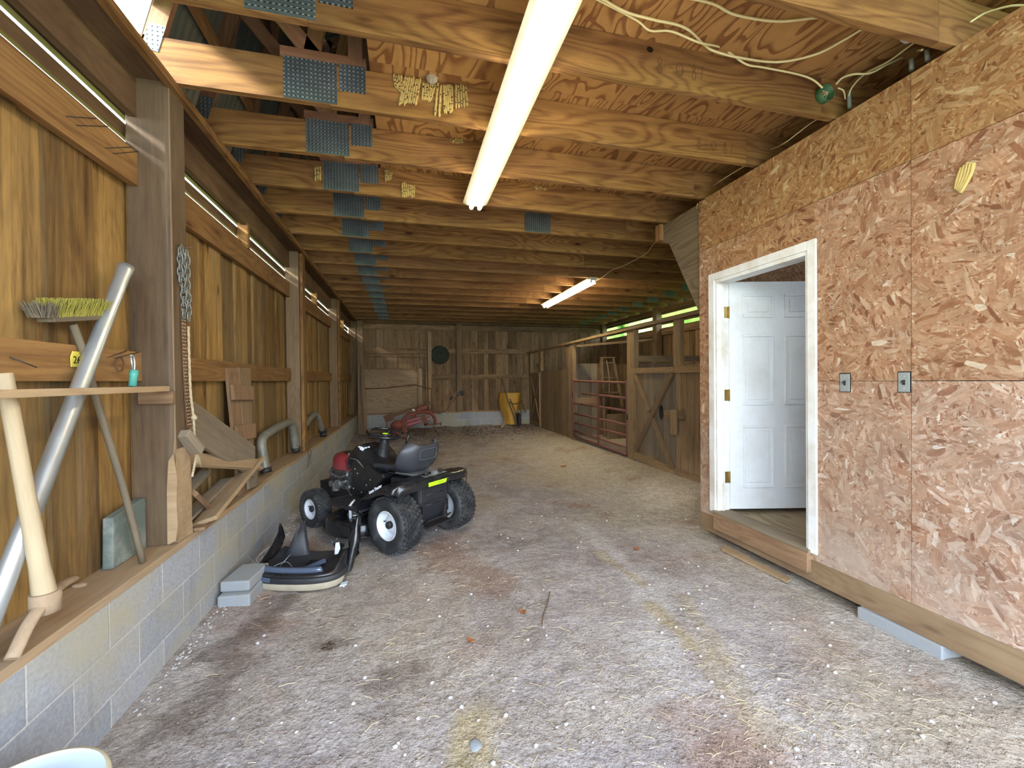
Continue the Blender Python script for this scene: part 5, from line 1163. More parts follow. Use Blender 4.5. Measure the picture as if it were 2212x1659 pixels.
# cutting deck
def outline(s=1.0, n=64, g=0.0):
    pts = []
    for i in range(n):
        a = 2 * math.pi * i / n; c, s_ = math.cos(a), math.sin(a)
        x = .66 + (.335 + g) * math.copysign(abs(c) ** .75, c); y = (.50 + g) * math.copysign(abs(s_) ** .62, s_) + .055
        x -= .06 * math.exp(-((y - .05) / .14) ** 2) * (1 if c > 0 else -.6)
        pts.append((x, y))
    return pts
o1 = outline(g=.0); o2 = outline(g=-.035); o3 = outline(g=-.10); of = outline(g=.022)
rows = [[Vector((x, y, z)) for x, y in oo] for oo, z in ((of, .082), (of, .088), (o1, .092), (o1, .168), (outline(g=-.008), .190), (o2, .206), (o3, .210), (outline(g=-.25), .212))]
m = MB(); m.surf(rows, closed=True); dk = mp(m, 'mower_deck', 'black', mods=[('SOLIDIFY', {'thickness': .003, 'offset': -1})])
m = MB(); m.prism(outline(g=-.24), .206, .214); mp(m, 'deck_top', 'black_matte', dk)
for x, y in ((.66, .33), (.66, -.22)):
    m = MB(); m.lathe([(0, .212), (.07, .212), (.07, .222), (.045, .226), (.028, .228), (.028, .30), (.020, .305), (0, .305)], 20, Matrix.Translation((x, y, 0))); mp(m, 'spindle', 'galv', dk)
    m = MB(); m.lathe([(.028, .268), (.085, .270), (.088, .277), (.085, .284), (.028, .286)], 28, Matrix.Translation((x, y, 0))); mp(m, 'spindle_pulley', 'dark_steel', dk)
m = MB(); m.tube([(.60, .42, .21), (.60, .42, .33)], .014, 10); m.tube([(.60, .42, .33), (.62, .36, .36)], .010, 8); mp(m, 'deck_hanger', 'rim', dk)
m = MB(); m.prism([(.42, .10), (.56, .10), (.56, .19), (.42, .19)], .552, .558, Matrix(((1, 0, 0, 0), (0, 0, 1, 0), (0, 1, 0, 0), (0, 0, 0, 1)))); mp(m, 'deck_patch', 'black_matte', dk)

# ================================================================ broken mower hood on the ground
hx, hy = (-0.75, 3.465)
hd = empty('broken_mower_hood', (hx, hy - .02, .004), 'cracked black plastic mower hood with a beige bumper strip lying on the dirt', 'mower hood', rz=R(-17))
# local: x to the right along the bumper, y away from the camera, z up. U-shaped shell
def ush(t, k=1.0, yo=0.0):
    # t -1..1 round the nose, from the left arm to the right arm
    a = t * math.pi / 2 * 1.06; x = .335 * k * math.copysign(abs(math.sin(a)) ** .80, a); y = -.21 * k * abs(math.cos(a)) ** .62 * (1 if abs(t) < .944 else 1); return x, y + yo
def hood_row(z, k, yo, n=48):
    r_ = []
    for i in range(n + 1):
        t = i / n * 2 - 1
        if abs(t) <= .7: x, y = ush(t / .7 * .94, k, yo)
        else:
            x0, y0 = ush(.94, k, yo); e = (abs(t) - .7) / .3; x = math.copysign(x0 + (.0) * e, t); y = y0 + e * .24
        r_.append((t, x, y, z))
    return r_
lev = [(.012, .94, 0), (.030, .985, 0), (.034, 1.0, 0), (.070, 1.0, 0), (.074, .99, 0), (.105, .985, 0), (.112, .965, 0), (.15, .95, 0), (.20, .93, 0), (.26, .91, .0)]
def hh(t):  # height of the jagged rim
    pts = [(-1.0, .20), (-.93, .36), (-.84, .20), (-.70, .14), (-.55, .115), (.45, .115), (.60, .17), (.72, .22), (.80, .20), (.88, .33), (.94, .43), (1.0, .38)]
    for (a, za), (b, zb) in zip(pts[:-1], pts[1:]):
        if a <= t <= b: return za + (zb - za) * (t - a) / (b - a)
    return .2
rows = []
for z, k, yo in [(.092, .985, 0), (.105, .985, 0), (.115, .965, 0)]: rows.append([Vector((x, y, zz)) for t, x, y, zz in hood_row(z, k, yo)])
for f in (.25, .5, .75, 1.0):
    r_ = []
    for t, x, y, zz in hood_row(.115, .965 - .03 * f, 0):
        h = hh(t); r_.append(Vector((x * (1 + .03 * f * (abs(t) > .7)), y + .02 * f + (.05 * f if abs(t) > .85 else 0) , .115 + (h - .115) * f)))
    rows.append(r_)
m = MB(); m.surf(rows); m.build('hood_shell', M['black'], hd, mods=[('SOLIDIFY', {'thickness': .004, 'offset': 0})])
m = MB(); m.surf([[Vector((x, y, zz)) for t, x, y, zz in hood_row(z, k, 0) if abs(t) < .80] for z, k in ((.055, 1.0), (.060, 1.012), (.092, 1.008), (.096, .985))]); m.build('bumper_band', M['black_matte'], hd, mods=[('SOLIDIFY', {'thickness': .006, 'offset': -1})])
m = MB(); m.surf([[Vector((x, y, zz)) for t, x, y, zz in hood_row(z, k, 0) if abs(t) < .70] for z, k in ((.004, .955), (.010, .985), (.050, 1.005), (.056, .995))]); m.build('bumper_strip', M['beige_rubber'], hd, mods=[('SOLIDIFY', {'thickness': .008, 'offset': -1})])
# hood top panel lying inside, with louvres
rows = []
for j in range(9):
    v = j / 8; r_ = []
    for i in range(15):
        u = i / 14 * 2 - 1; x = u * .30 * (1 - .05 * v); y = -.17 + v * .40; z = .030 + .045 * abs(u) ** 2.5 + .03 * (1 - v) + .085 * v ** 2
        r_.append(Vector((x, y, z)))
    rows.append(r_)
m = MB(); m.surf(rows); m.build('hood_top', M['black_matte'], hd, mods=[('SOLIDIFY', {'thickness': .004, 'offset': 0}), ('SUBSURF', {'levels': 1, 'render_levels': 1})])
m = MB()
for i in range(8): m.board((-.01, -.08 + i * .026, .062 + i * .004), (.13, -.08 + i * .026, .062 + i * .004), .010, .010, (0, 0, 1))
m.build('louvres', M['black'], hd)
# tall torn flap on the left and curled flap on the right
m = MB(); rows = []
for j in range(7):
    f = j / 6; rows.append([Vector((-.24 + .20 * u * (1 - f * .96) + .12 * f, .12 + .06 * u + .05 * f, .06 + .30 * f)) for u in (0, .25, .5, .75, 1)])
m.surf(rows); m.build('torn_flap', M['black_matte'], hd, mods=[('SOLIDIFY', {'thickness': .004, 'offset': 0})])
m = MB(); rows = []
for j in range(6):
    f = j / 5; rows.append([Vector((.20 + .06 * f * (u - .5), .10 + .10 * u + .02 * math.sin(f * 4), .12 + .13 * f * (1 - .6 * u) + .02 * u)) for u in (0, .33, .66, 1)])
m.surf(rows); m.build('torn_flap', M['black_matte'], hd, mods=[('SOLIDIFY', {'thickness': .004, 'offset': 0})])
m = MB(); m.prism([(.195, .145), (.222, .150), (.240, .19), (.232, .24), (.205, .235), (.198, .19)], -.094, -.090, Matrix(((1, 0, 0, 0), (0, 0, -1, 0), (0, 1, 0, 0), (0, 0, 0, 1)))); m.build('scuffed_patch', M['rim'], hd)
m = MB(); m.surf([[Vector((x * .96, y * .96 + .01, zz)) for t, x, y, zz in hood_row(z, k, 0) if -.55 < t < .35] for z, k in ((.122, .96), (.150, .90), (.155, .84))]); m.build('headlight_lens', M['lens'], hd, mods=[('SOLIDIFY', {'thickness': .004, 'offset': 0})])
m = MB(); m.board((-.24, -.185, .085), (-.12, -.222, .088), .030, .006, (-.2, -1, .3)); m.board((.02, -.10, .10), (.16, .02, .13), .03, .02, (0, -.5, 1)); m.build('lens_shards', M['lens'], hd, bevel=.003)
m = MB(); m.tube(curve([(-.33, .10, .20), (-.36, .0, .15), (-.32, -.04, .12), (-.38, -.02, .135), (-.46, .03, .16)], 6), .0025, 6); m.tube(curve([(-.20, -.1, .12), (-.10, -.06, .15), (-.02, -.10, .12)], 6), .0025, 6); m.tube([(-.17, -.02, .10), (-.13, .05, .16)], .0025, 6); m.build('loose_wires', M['galv'], hd)
m = MB(); m.prism([(.335, -.13), (.372, -.10), (.36, -.05), (.325, -.08)], .004, .012); m.build('lens_chip', M['blue_plastic'], hd)
# right arm: long folded bracket standing up
m = MB()
rows = []
for j in range(8):
    f = j / 7; w_ = .018 + .035 * math.sin(min(1, f * 1.15) * math.pi) * (1 if f > .45 else .5)
    c = Vector((.335 + .035 * f, .02 + .10 * f, .05 + .37 * f)); rows.append([c + Vector((-w_, .01, 0)), c + Vector((-w_ * .3, -.018, 0)), c + Vector((w_ * .4, -.02, 0)), c + Vector((w_, .01, 0)), c + Vector((0, .02, 0))])
m.surf(rows, closed=True); m.build('side_arm', M['black'], hd)

# ================================================================ back of the barn
o = empty('plywood_hatch', (-.4, 12.0, .60), 'framed plywood hatch panel leaning on the back wall', 'panel')
def op(m, nm, mat, o, **k): m.v = [p - o.location for p in m.v]; return m.build(nm, M[mat], o, **k)
m = MB(); m.prism([(-1.13, .605), (.37, .605), (.35, 1.80), (-1.13, 1.80)], -12.01, -11.99, Matrix(((1, 0, 0, 0), (0, 0, -1, 0), (0, 1, 0, 0), (0, 0, 0, 1)))); op(m, 'plywood_sheet', 'ply_old', o)
for a in (((-1.14, 11.98, 1.815), (.36, 11.98, 1.815), .035), ((.355, 11.98, .60), (.355, 11.98, 1.83), .03)):
    m = MB(); m.board(a[0], a[1], a[2], .03, (0, 1, 0)); op(m, 'edge_strip', 'rust_wood', o)
m = MB(); m.board((.43, 12.0, .60), (.43, 12.0, 1.82), .11, .03, (0, 1, 0)); thing(m, 'loose_board', M['ply_old'], 'upright board right beside the plywood hatch', 'board')
o = empty('hatch_surround', (-.3, 11.98, .60), 'thin reddish wooden surround framing the plywood hatch and bare boards', 'surround')
for a, b in (((-1.19, 12.0, 2.175), (.62, 12.0, 2.15)), ((-1.17, 12.0, .62), (-1.19, 12.0, 2.16)), ((.60, 12.0, .62), (.60, 12.0, 2.15)), ((.36, 12.0, 1.84), (.60, 12.0, 1.84))):
    m = MB(); m.board(a, b, .035, .035, (0, 1, 0)); op(m, 'frame_bar', 'rust_wood', o)
m = MB(); m.board((.70, 11.99, .60), (.70, 11.99, 2.83), .10, .045, (0, 1, 0)); thing(m, 'upright_board', M['sill'], 'orange-brown upright board between the hatch and the hanging disk', 'board')
o = empty('rubber_disk', (.99, 12.02, 1.94), 'dark green round rubber disk hanging high on the back wall', 'disk')
m = MB(); m.lathe([(0, .02), (.06, .02), (.07, .035), (.10, .035), (.11, .018), (.17, .02), (.18, .034), (.235, .034), (.255, .02), (.26, 0)], 40, Matrix(((1, 0, 0, 0), (0, 0, -1, .02), (0, 1, 0, .26), (0, 0, 0, 1)))); m.build('disk_body', M['cloth_green'], o)
m = MB(); m.tube([(-1.169, 11.95, 1.279), (-0.467, 11.95, 1.293), (0.295, 11.95, 1.371), (0.519, 11.95, 1.303), (0.734, 11.95, 1.249)], .012, 6); thing(m, 'rusty_chain', M['rust'], 'dark rusty chain strung across the plywood hatch to a nail', 'chain')
m = MB(); m.tube([(.735, 11.96, 1.25), (.733, 11.96, .62)], .011, 6); thing(m, 'iron_rod', M['rust'], 'thin dark rod standing at the right edge of the upright board', 'rod')
# bundle of slats leaning in the corner
for i in range(6):
    x0 = -1.09 + i * .028; x1 = -1.16 + i * .022
    zt = fz_fine(x0, 11.0) + .02; m = MB(); m.board((x0 + .03 * i * .4, 10.95 - .03 * (i % 2) - i * .004, zt), (x1, 11.70 + (i % 3) * .035, 1.90 - .07 * (i % 3)), .035, .022, (.3, -1, .3))
    thing(m, 'weathered_board', M['rust_wood'] if i % 2 else M['grey'], ('leftmost', 'second from left', 'third from left', 'fourth from left', 'fifth from left', 'rightmost')[i] + ' narrow board of the bundle leaning in the back left corner', 'board', 'bundle of narrow boards')
# horse-drawn style sickle mower, red painted
o = empty('sickle_mower', (.25, 10.5, .16), 'old red farm mower head with a long raised cutter bar pointing right', 'farm machine')
Y_ = 10.2
def q(x, z, y=Y_): return Vector((x, y, z))
m = MB(); m.tube(curve([q(.0, .12), q(-.06, .42), q(.02, .63), q(.22, .70), q(.47, .745), q(.62, .69), q(.70, .56), q(.715, .42)], 6), .038, 12); op(m, 'arched_bar', 'red_rust', o)
m = MB(); m.board(q(-.36, .60, 10.35), q(1.38, 1.16, 10.6), .035, .02, (0, 1, 0)); m.board(q(-.30, .66, 10.37), q(1.32, 1.20, 10.62), .025, .02, (0, 1, 0)); op(m, 'cutter_bar', 'rust', o)
m = MB()
for i in range(22):
    t = .08 + i * .041; c = q(-.36, .60, 10.35).lerp(q(1.38, 1.16, 10.6), t); m.board(c + Vector((0, 0, .015)), c + Vector((-.015, -.03, .06)), .02, .006, (0, 1, 0), taper=.4)
op(m, 'guard_fingers', 'rust', o)
m = MB(); m.board(q(1.28, 1.12, 10.58), q(1.44, 1.20, 10.6), .09, .05, (0, 1, 0)); m.tube([q(1.10, 1.06, 10.55), q(1.16, 1.03, 10.55)], .045, 10); m.tube([q(1.38, 1.20, 10.58), q(1.42, 1.10, 10.58)], .04, 10); op(m, 'bar_end_shoe', 'dark_steel', o)
m = MB(); m.board(q(-.30, .34, 10.3), q(.30, .56, 10.3), .20, .12, (0, 1, 0)); m.board(q(-.18, .24, 10.25), q(-.02, .40, 10.25), .26, .12, (0, 1, 0)); m.board(q(.28, .78, 10.3), q(.52, .86, 10.3), .10, .10, (0, 1, 0)); m.blob((-.16, 10.2, .45), (.17, .12, .12), 4, .2); op(m, 'gear_case', 'red_rust', o, bevel=.012)
m = MB(); m.board(q(.05, .44, 10.22), q(.58, .57, 10.22), .07, .04, (0, 1, 0)); m.board(q(.05, .52, 10.25), q(.58, .66, 10.25), .06, .04, (0, 1, 0)); op(m, 'cross_beam', 'red', o, bevel=.006)
m = MB(); m.board(q(.40, .68, 10.15), q(.50, .44, 10.15), .10, .012, (0, 1, 0)); m.board(q(.44, .44, 10.15), q(.66, .43, 10.15), .05, .012, (0, 1, 0)); m.tube([q(.64, .45), q(.84, .44)], .014, 8); m.tube([q(.84, .40), q(.84, .48)], .014, 8); op(m, 'hinge_bracket', 'grey' if False else 'rust', o)
m = MB(); m.tube([q(.66, .40, 10.15), q(.80, .17, 10.15)], [.016, .008], 8); m.tube([q(-.42, .56, 10.3), q(-.40, .20, 10.3)], .012, 8); op(m, 'prop_leg', 'rust', o)
m = MB(); m.board(q(-.46, .58, 10.3), q(-.26, .66, 10.3), .17, .02, (0, 1, .2)); m.board(q(-.05, .16, 10.1), q(-.02, .56, 10.1), .03, .015, (0, 1, 0)); op(m, 'fender_plate', 'rust', o)
m = MB(); m.tube(curve([q(.72, .72, 10.55), q(.95, .70, 10.6), q(1.1, .84, 10.6), q(1.25, 1.05, 10.6)], 5), .012, 8); m.tube([q(.55, .76, 10.4), q(.86, .68, 10.4)], .028, 8); op(m, 'linkage_rod', 'rust', o)
m = MB(); m.prism([(.16, .80), (.19, .82), (.24, .79), (.22, .77)], -10.14, -10.12, Matrix(((1, 0, 0, 0), (0, 0, -1, 0), (0, 1, 0, 0), (0, 0, 0, 1)))); op(m, 'pale_tag', 'rim', o)
# wheelbarrow stood up on its nose against the back wall
o = empty('wheelbarrow', (2.98, 11.6, .155), 'yellow wheelbarrow stood on its nose against the back wall, handles up', 'wheelbarrow')
rows = []
for j in range(9):
    t = j / 8; z = .20 + t * .92; hw = (.13 + .20 * min(1, t * 1.6)) ; dep = .10 + .12 * math.sin(min(1, t * 1.1) * math.pi) 
    row = []
    for k in range(11):
        v = k / 10 * 2 - 1; a = abs(v); row.append(Vector((2.95 + .0 + hw * (v if a < .6 else math.copysign(.6 + (a - .6) * 1.0, v)), 11.50 + dep * (sst(.45, 1, a)) * 1.6 + (.06 if a == 1 else 0), z)))
    rows.append(row)
m = MB(); m.surf(rows); op(m, 'tray', 'yellow', o, mods=[('SOLIDIFY', {'thickness': .006, 'offset': 0}), ('SUBSURF', {'levels': 1, 'render_levels': 1})])
for s, pts in ((-1, [(2.70, 11.68, 1.52), (2.74, 11.55, 1.20), (2.82, 11.46, .85), (2.95, 11.40, .50), (3.03, 11.38, .20)]), (1, [(3.26, 11.68, 1.54), (3.23, 11.55, 1.20), (3.20, 11.46, .85), (3.16, 11.40, .50), (3.15, 11.38, .20)])):
    m = MB(); m.tube(pts, .020, 10); op(m, 'handle', 'handle_dark', o)
m = MB(); m.lathe([(.06, -.03), (.15, -.045), (.185, -.03), (.19, 0), (.185, .03), (.15, .045), (.06, .03), (0, .03), (0, -.03), (.06, -.03)], 28, Matrix.Translation((3.09, 11.42, .36)) @ Matrix.Rotation(R(90), 4, 'Y')); op(m, 'wheel', 'rubber', o)
m = MB(); m.tube([(3.0, 11.40, .36), (3.18, 11.40, .36)], .012, 8); m.board((2.86, 11.44, .95), (2.98, 11.38, .62), .03, .012, (0, 1, 0)); m.board((3.24, 11.44, .80), (3.30, 11.40, .55), .04, .012, (0, 1, 0)); m.tube(curve([(2.83, 11.44, .86), (3.0, 11.40, .80), (3.22, 11.44, .88)], 5), .014, 8); m.board((3.0, 11.40, .60), (3.02, 11.38, .20), .03, .012, (0, 1, 0)); op(m, 'leg_braces', 'rust', o)

# ================================================================ stall fronts (plane x = 3.6)
SX = 3.60
def stall_boards(o, y0, y1, z0, z1, mat, nm='boards', wch=(.14, .18, .22), x=SX + .03):
    m = MB(); y = y0
    while y < y1 - .01:
        w = min(random.choice(wch), y1 - y); m.board((x, y + w / 2, z0), (x, y + w / 2, z1), w - .004, .022, (1, 0, 0)); y += w
    return op(m, nm, mat, o)
def sboard(o, a, b, w, nm='rail', mat='stall_frame', x=SX, t=.03, n=(1, 0, 0)):
    m = MB(); m.board((x, a[0], a[1]), (x, b[0], b[1]), w, t, n); return op(m, nm, mat, o)
m = MB(); m.board((SX, 3.9, 2.300), (SX, 12.08, 2.270), .045, .09, (1, 0, 0)); thing(m, 'top_rail', M['stall_frame'], 'long thin rail running level above all the stall fronts', 'rail', org=(SX, 8, 2.27))
def spost(y, w, z1, mat, lab, d=.09):
    m = MB(); m.board((SX + .03, y, .10), (SX + .03, y, z1), w, d, (1, 0, 0)); return thing(m, 'stall_post', M[mat], lab, 'post', 'stall posts', org=(SX, y, .1), bevel=.003)
spost(8.72, .16, 2.26, 'post_pale', 'pale stall post at the hinge side left of the red gate'); spost(8.98, .20, 2.26, 'stall', 'darker doubled stall post just left of the pale one by the gate', .07)
spost(6.20, .22, 2.28, 'stall_frame', 'tall stall post between the red gate and the cross-braced door')
m = MB(); m.board((SX + .02, 4.99, 1.65), (SX + .02, 4.99, 2.28), .14, .07, (1, 0, 0)); thing(m, 'stall_stud', M['stall_frame'], 'short stud between the stall header and the top rail above the cross-braced door', 'stud', 'stall studs')
m = MB(); m.board((SX + .03, 10.95, 1.70), (SX + .03, 10.95, 2.27), .10, .07, (1, 0, 0)); thing(m, 'stall_stud', M['stall_frame'], 'short stud above the far left edge of the boarded stall front', 'stud', 'stall studs')
m = MB(); m.board((SX + .03, 11.92, .10), (SX + .03, 11.92, 2.27), .12, .07, (1, 0, 0)); thing(m, 'stall_stud', M['stall_frame'], 'stud in the back corner where the stall front meets the back wall', 'stud', 'stall studs')
# cross-braced stall door
o = empty('stall_door', (SX, 5.67, .15), 'near stall door with a big X brace and wooden latch', 'stall door', 'stall doors')
m = MB()
for a, b, mt in ((6.04, 6.26, 'stall'), (5.86, 6.04, 'stall')): pass
stall_boards(o, 5.86, 6.09, .16, 1.56, 'stall', 'dark_boards', (.23,)); stall_boards(o, 5.08, 5.86, .14, 1.56, 'grey', 'pale_boards', (.26,))
sboard(o, (6.30, 1.605), (5.07, 1.590), .085, 'header_rail'); sboard(o, (6.09, .245), (5.08, .165), .12, 'bottom_rail')
sboard(o, (6.07, 1.54), (5.68, .98), .075, 'brace', x=SX - .005); sboard(o, (5.62, .90), (5.12, .22), .07, 'brace', x=SX - .005); sboard(o, (6.07, .32), (5.10, 1.54), .085, 'brace', 'stall', x=SX - .012)
sboard(o, (5.27, .965), (4.84, .985), .115, 'latch_bar', 'stall', x=SX - .02); sboard(o, (5.005, .71), (5.005, 1.05), .12, 'latch_turn', 'stall', x=SX - .055, t=.025)
m = MB(); m.prism([(5.40 + .055 * math.cos(a * .6283), .98 + .11 * math.sin(a * .6283)) for a in range(10)], 0, .002, Matrix(((0, 0, 1, SX + .0165), (1, 0, 0, 0), (0, 1, 0, 0), (0, 0, 0, 1)))); op(m, 'hand_hole', 'dark_steel', o)
o = empty('stall_partition', (SX, 4.5, .12), 'boarded stall front between the X-braced door and the strand-board room', 'stall front', 'boarded stall fronts')
stall_boards(o, 3.42, 5.06, .12, 1.56, 'stall'); sboard(o, (5.05, 1.60), (3.42, 1.60), .105, 'header_rail'); sboard(o, (5.06, .19), (3.42, .16), .10, 'bottom_rail', 'stall')
# far part
o = empty('stall_partition', (SX, 10.0, .2), 'boarded stall front left of the posts and the red gate', 'stall front', 'boarded stall fronts')
stall_boards(o, 9.09, 10.94, .12, 1.71, 'stall', wch=(.20, .26, .30))
o = empty('stall_door', (SX, 11.45, .15), 'farthest stall door, narrow, with crossed braces, beside the wheelbarrow', 'stall door', 'stall doors')
stall_boards(o, 10.99, 11.86, .20, 1.66, 'stall'); sboard(o, (11.86, 1.62), (10.99, 1.62), .10, 'header_rail'); sboard(o, (11.86, .26), (10.99, .22), .12, 'bottom_rail'); sboard(o, (11.82, 1.55), (11.04, .30), .06, 'brace', 'stall_frame', x=SX - .005); sboard(o, (11.82, .35), (11.04, 1.55), .06, 'brace', 'stall', x=SX - .012); sboard(o, (11.0, .2), (11.0, 1.66), .04, 'edge_strip', 'pale', x=SX - .01)
# metal gate
o = empty('farm_gate', (SX, 7.47, .19), 'rusty red tubular farm gate closing the middle stall', 'gate')
GY0, GY1 = 6.34, 8.62
m = MB(); m.tube(curve([(SX, GY1, .23), (SX, GY1, 1.38), (SX, GY1 - .05, 1.435), (SX, GY1 - .2, 1.435), (SX, GY0 + .2, 1.408), (SX, GY0 + .05, 1.40), (SX, GY0, 1.35), (SX, GY0, .21)], 6), .024, 10); m.tube([(SX, GY1, .225), (SX, GY0, .205)], .022, 10); op(m, 'outer_frame', 'gate', o)
for y0, z0, z1 in ((8.16, 1.176, 1.151), (8.24, .952, .935), (GY1, .726, .703), (GY1, .522, .524), (GY1, .348, .322)):
    m = MB(); m.tube([(SX, y0, z0), (SX, GY0, z1)], .021, 10); op(m, 'rail', 'gate', o)
m = MB(); m.tube([(SX, GY1, .952), (SX, 8.32, .952)], .019, 8); op(m, 'rail', 'gate', o)
m = MB(); m.board((SX - .026, 7.38, .215), (SX - .026, 7.38, 1.425), .06, .008, (1, 0, 0)); op(m, 'upright_bar', 'gate', o)
for yy, zz in ((GY1 + .03, 1.14), (GY0 - .03, .84)):
    m = MB(); m.lathe([(0, -.05), (.03, -.05), (.03, .05), (0, .05)], 10, Matrix.Translation((SX, yy, zz))); op(m, 'hinge', 'dark_steel', o)
# inside the stalls
def mdiv(o): return o
o = empty('inner_partition', (4.2, 9.20, .1), 'pale boarded partition inside the gated stall, left of the ladder', 'partition', 'inner stall partitions')
m = MB(); x = 3.66
for w in (.19, .13, .30, .22, .16): m.board((x + w / 2, 9.2, .0), (x + w / 2, 9.2, 1.84), w - .006, .022, (0, 1, 0)); x += w
op(m, 'boards', 'grey', o); m = MB(); m.board((3.68, 9.17, .97), (4.42, 9.17, .97), .15, .03, (0, 1, 0)); op(m, 'nailed_board', 'sill', o)
m = MB(); m.box(4.44, 4.68, 9.16, 9.20, 0, 1.84) ; op(m, 'end_post', 'stall', o)
o = empty('inner_partition', (5.0, 8.6, .1), 'low pale boarding across the stall behind the lower gate rails', 'partition', 'inner stall partitions')
m = MB(); x = 4.30
while x < 5.9: m.board((x + .12, 8.45, -.1), (x + .12, 8.45, .70), .235, .02, (0, 1, 0)); x += .24
op(m, 'boards', 'post_pale', o)
o = empty('inner_partition', (4.9, 9.9, .1), 'dark boarded partition behind the ladder', 'partition', 'inner stall partitions')
m = MB(); x = 4.7
while x < 5.9: m.board((x + .1, 9.9, 0), (x + .1, 9.9, 1.85), .195, .02, (0, 1, 0)); x += .2
op(m, 'boards', 'stall', o)
o = empty('inner_partition', (4.8, 6.10, .1), 'dark boarded partition seen over the X-braced stall door', 'partition', 'inner stall partitions')
m = MB(); x = 3.7
while x < 5.9: m.board((x + .1, 6.12, 0), (x + .1, 6.12, 1.72), .195, .02, (0, 1, 0)); x += .2
op(m, 'boards', 'stall', o)
m = MB(); m.board((SX + .1, 6.16, 1.80), (5.9, 6.16, 1.80), .10, .04, (0, 1, 0)); op(m, 'cap_board', 'stall_frame', o)
m = MB(); m.board((SX, 8.7, 2.20), (5.95, 8.95, 2.42), .05, .04, (0, 1, 0)); thing(m, 'cross_rail', M['stall_frame'], 'thin cross rail running back from the gate post to the outer wall', 'rail')
# wooden step ladder
o = empty('step_ladder', (4.66, 8.95, .12), 'wooden step ladder standing in the stall behind the red gate', 'ladder')
zb = .14; l0, l1 = Vector((4.42, 8.80, zb)), Vector((4.47, 9.02, 1.96)); r0_, r1_ = Vector((5.02, 8.80, zb)), Vector((4.76, 9.02, 1.96))
for a, b in ((l0, l1), (r0_, r1_)):
    m = MB(); m.board(a, b, .035, .075, (0, 1, 0)); op(m, 'side_rail', 'post_pale', o)
for i in range(5):
    t = .18 + i * .19; a = l0.lerp(l1, t); b = r0_.lerp(r1_, t); m = MB(); m.board(a, b, .08, .02, (0, -.1, 1)); op(m, 'step', 'post_pale', o)
m = MB(); m.board(l1 + Vector((-.03, 0, .012)), r1_ + Vector((.03, 0, .012)), .11, .025, (0, 0, 1)); op(m, 'top_cap', 'post_pale', o)
for a, b in ((Vector((4.52, 9.55, zb)), Vector((4.49, 9.10, 1.90))), (Vector((4.94, 9.55, zb)), Vector((4.74, 9.10, 1.90)))):
    m = MB(); m.board(a, b, .03, .03, (0, 1, 0)); op(m, 'rear_leg', 'post_pale', o)
m = MB(); m.tube(curve([(4.55, 8.93, 1.90), (4.60, 8.90, 1.5), (4.58, 8.88, 1.1)], 5), .008, 6); op(m, 'dangling_cord', 'rope', o)

# ================================================================ litter on the dirt
def surf_z(x, y): return fz_fine(x, y)
DEN = [(0.678, 2.017, 1.1, 300), (1.591, 1.467, 0.6, 260), (0.073, 3.298, 0.7, 90), (1.774, 4.147, 0.9, 90)]
m = MB(); cnt = 0
def in_room(x, y): return -1.15 < x < (2.62 if y < 3.5 else 3.5) and 1.2 < y < 11.9
for i in range(1150):
    if i < 740:
        cx_, cy_, sg, n_ = random.choices(DEN, weights=[d[3] for d in DEN])[0]; x, y = random.gauss(cx_, sg * .6), random.gauss(cy_, sg * .5)
    else: x, y = random.uniform(-1.1, 3.3), random.uniform(1.3, 9)
    if not in_room(x, y): continue
    L = random.uniform(.02, .075) * (1.6 if random.random() < .06 else 1); a = random.uniform(0, math.pi); dx, dy = math.cos(a) * L / 2, math.sin(a) * L / 2
    m.tube([(x - dx, y - dy, surf_z(x - dx, y - dy) + .003), (x + random.uniform(-.003, .003), y, surf_z(x, y) + random.uniform(.004, .010)), (x + dx, y + dy, surf_z(x + dx, y + dy) + .003)], random.uniform(.0006, .0013), 3, cap=False, smooth=False)
o = m.build('straw_litter', M['straw']); tag(o, 'thin pale straw bits scattered over the dirt floor', 'straw', kind='stuff')
m = MB()
for i in range(900):
    x, y = random.uniform(-1.15, 3.4), 1.25 + random.random() ** 1.8 * 9
    if not in_room(x, y): continue
    r = random.choice((.003, .004, .006, .009, .013)) ; m.blob((x, y, surf_z(x, y) + r * .2), (r, r * random.uniform(.6, 1), r * .6), i, .5, 1, 2)
o = m.build('pebbles', M['pebble']); tag(o, 'small pale pebbles and crumbs scattered over the dirt floor', 'pebbles', kind='stuff')
m = MB()
for i in range(900):
    x, y = random.uniform(-1.1, 3.4), random.gauss(10.9, .55)
    if y > 11.95 or y < 9.4: continue
    a = random.uniform(0, 6.28); r = random.uniform(.015, .045); z = surf_z(x, y) + random.uniform(.004, .02)
    m.surf([[Vector((x + r * math.cos(a + b) * k, y + r * math.sin(a + b) * k, z + random.uniform(-.004, .010))) for b in (0, 1.6, 3.1, 4.7)] for k in (1, .1)], closed=True)
o = m.build('dead_leaves', M['chip']); tag(o, 'brown dead leaves and debris heaped along the back wall', 'leaf litter', kind='stuff')
m = MB()
for i in range(420):
    t = random.random(); y = 2.2 + t * 4.2; x = -1.20 + abs(random.gauss(0, .05)) + .01
    r = random.choice((.004, .006, .009)); m.blob((x, y, surf_z(x, y) + .003), (r, r, r * .6), i, .4, 1)
o = m.build('mortar_crumbs', M['pebble']); tag(o, 'whitish crumbs gathered at the foot of the block wall', 'crumbs', kind='stuff')
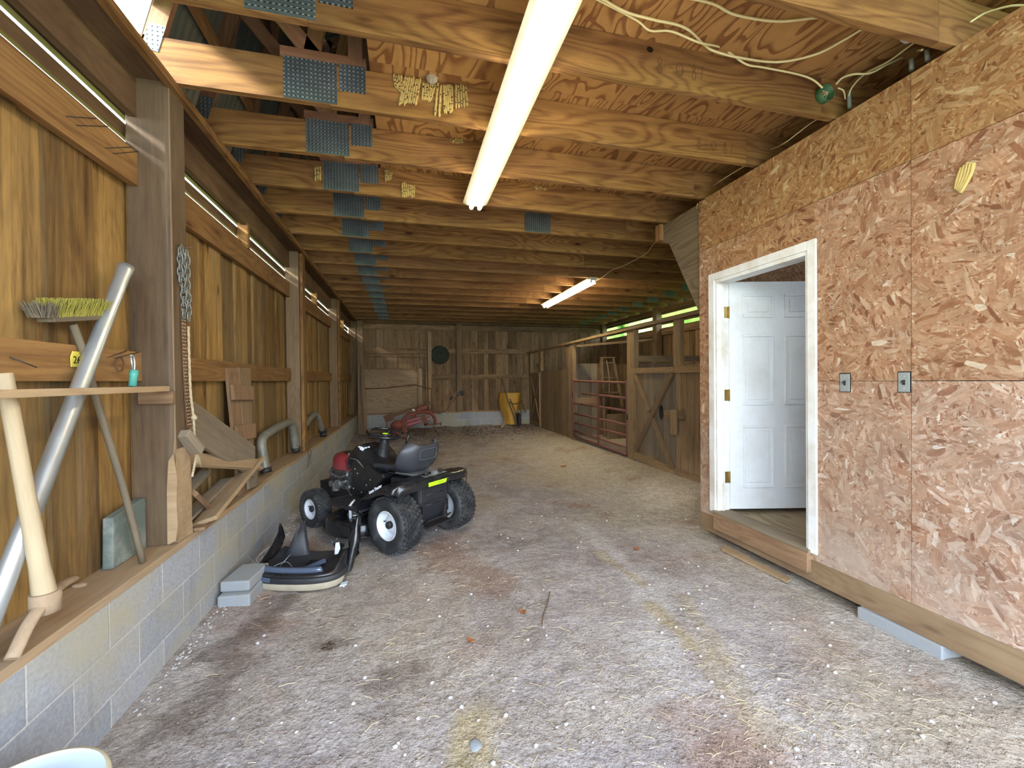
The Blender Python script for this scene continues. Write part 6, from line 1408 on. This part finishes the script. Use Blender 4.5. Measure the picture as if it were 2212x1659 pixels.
def leaf(x, y, s, lab, rot):
    z = surf_z(x, y) + .006; m = MB(); rows = []
    for j in range(7):
        t = j / 6; w = s * .35 * math.sin(t * math.pi) * (1 + .5 * math.sin(j * 2.6)); c = Vector((x + (t - .5) * s * math.cos(rot), y + (t - .5) * s * math.sin(rot), z + .012 * (2 * t - 1) ** 2)); n_ = Vector((-math.sin(rot), math.cos(rot), 0))
        rows.append([c + n_ * w + Vector((0, 0, .012)), c, c - n_ * w + Vector((0, 0, .010))])
    m.surf(rows); return thing(m, 'dry_leaf', M['leaf'], lab, 'leaf', 'dry leaves', mods=[('SOLIDIFY', {'thickness': .001})])
leaf(*(0.343, 2.342), .045, 'small orange dry leaf in the middle of the near dirt', 1.9)
leaf(*(0.708, 2.552), .05, 'dark reddish dry leaf near the long thin stick', 2.2)
leaf(*(-0.919, 4.097), .10, 'brown curled leaf between the broken hood and the front mower tire', .1)
leaf(*(2.576, 6.647), .12, 'orange leaf out on the dirt toward the farthest gate', .2)
leaf(*(1.927, 3.254), .05, 'reddish leaf on the chalky streak in front of the door', .6)
m = MB(); m.tube(curve([(0.957, 2.748, 0.012), (0.899, 2.63, 0.01), (0.823, 2.491, 0.01), (0.774, 2.378, 0.012)], 5), .0038, 6); thing(m, 'stick', M['twig'], 'long thin dark stick lying on the dirt in mid floor', 'stick')
m = MB()
for i in range(9):
    cx_, cy_ = (-0.424, 2.532); x, y = cx_ + random.gauss(0, .02), cy_ + random.gauss(0, .025)
    m.blob((x, y, surf_z(x, y) + .002), (random.uniform(.008, .02), random.uniform(.008, .02), .005), i, .6, 1)
thing(m, 'dark_clod', M['bark'], 'small dark crumbled clod on the near dirt left of centre', 'clod')
sx_, sy_ = (0.261, 1.688)
m = MB(); m.blob((sx_, sy_, surf_z(sx_, sy_) + .0), (.026, .034, .008), 3, .25, 2); thing(m, 'flat_stone', M['concrete'], 'flat grey stone set in a tan patch at the bottom of the picture', 'stone')
m = MB(); x, y, z = 2.55, 11.2, fz_fine(2.55, 11.2); m.board((x, y, z + .02), (x + .12, y, z + .20), .06, .03, (0, 1, 0)); thing(m, 'wood_offcut', M['pale'], 'pale wood offcut in the debris left of the wheelbarrow', 'offcut')
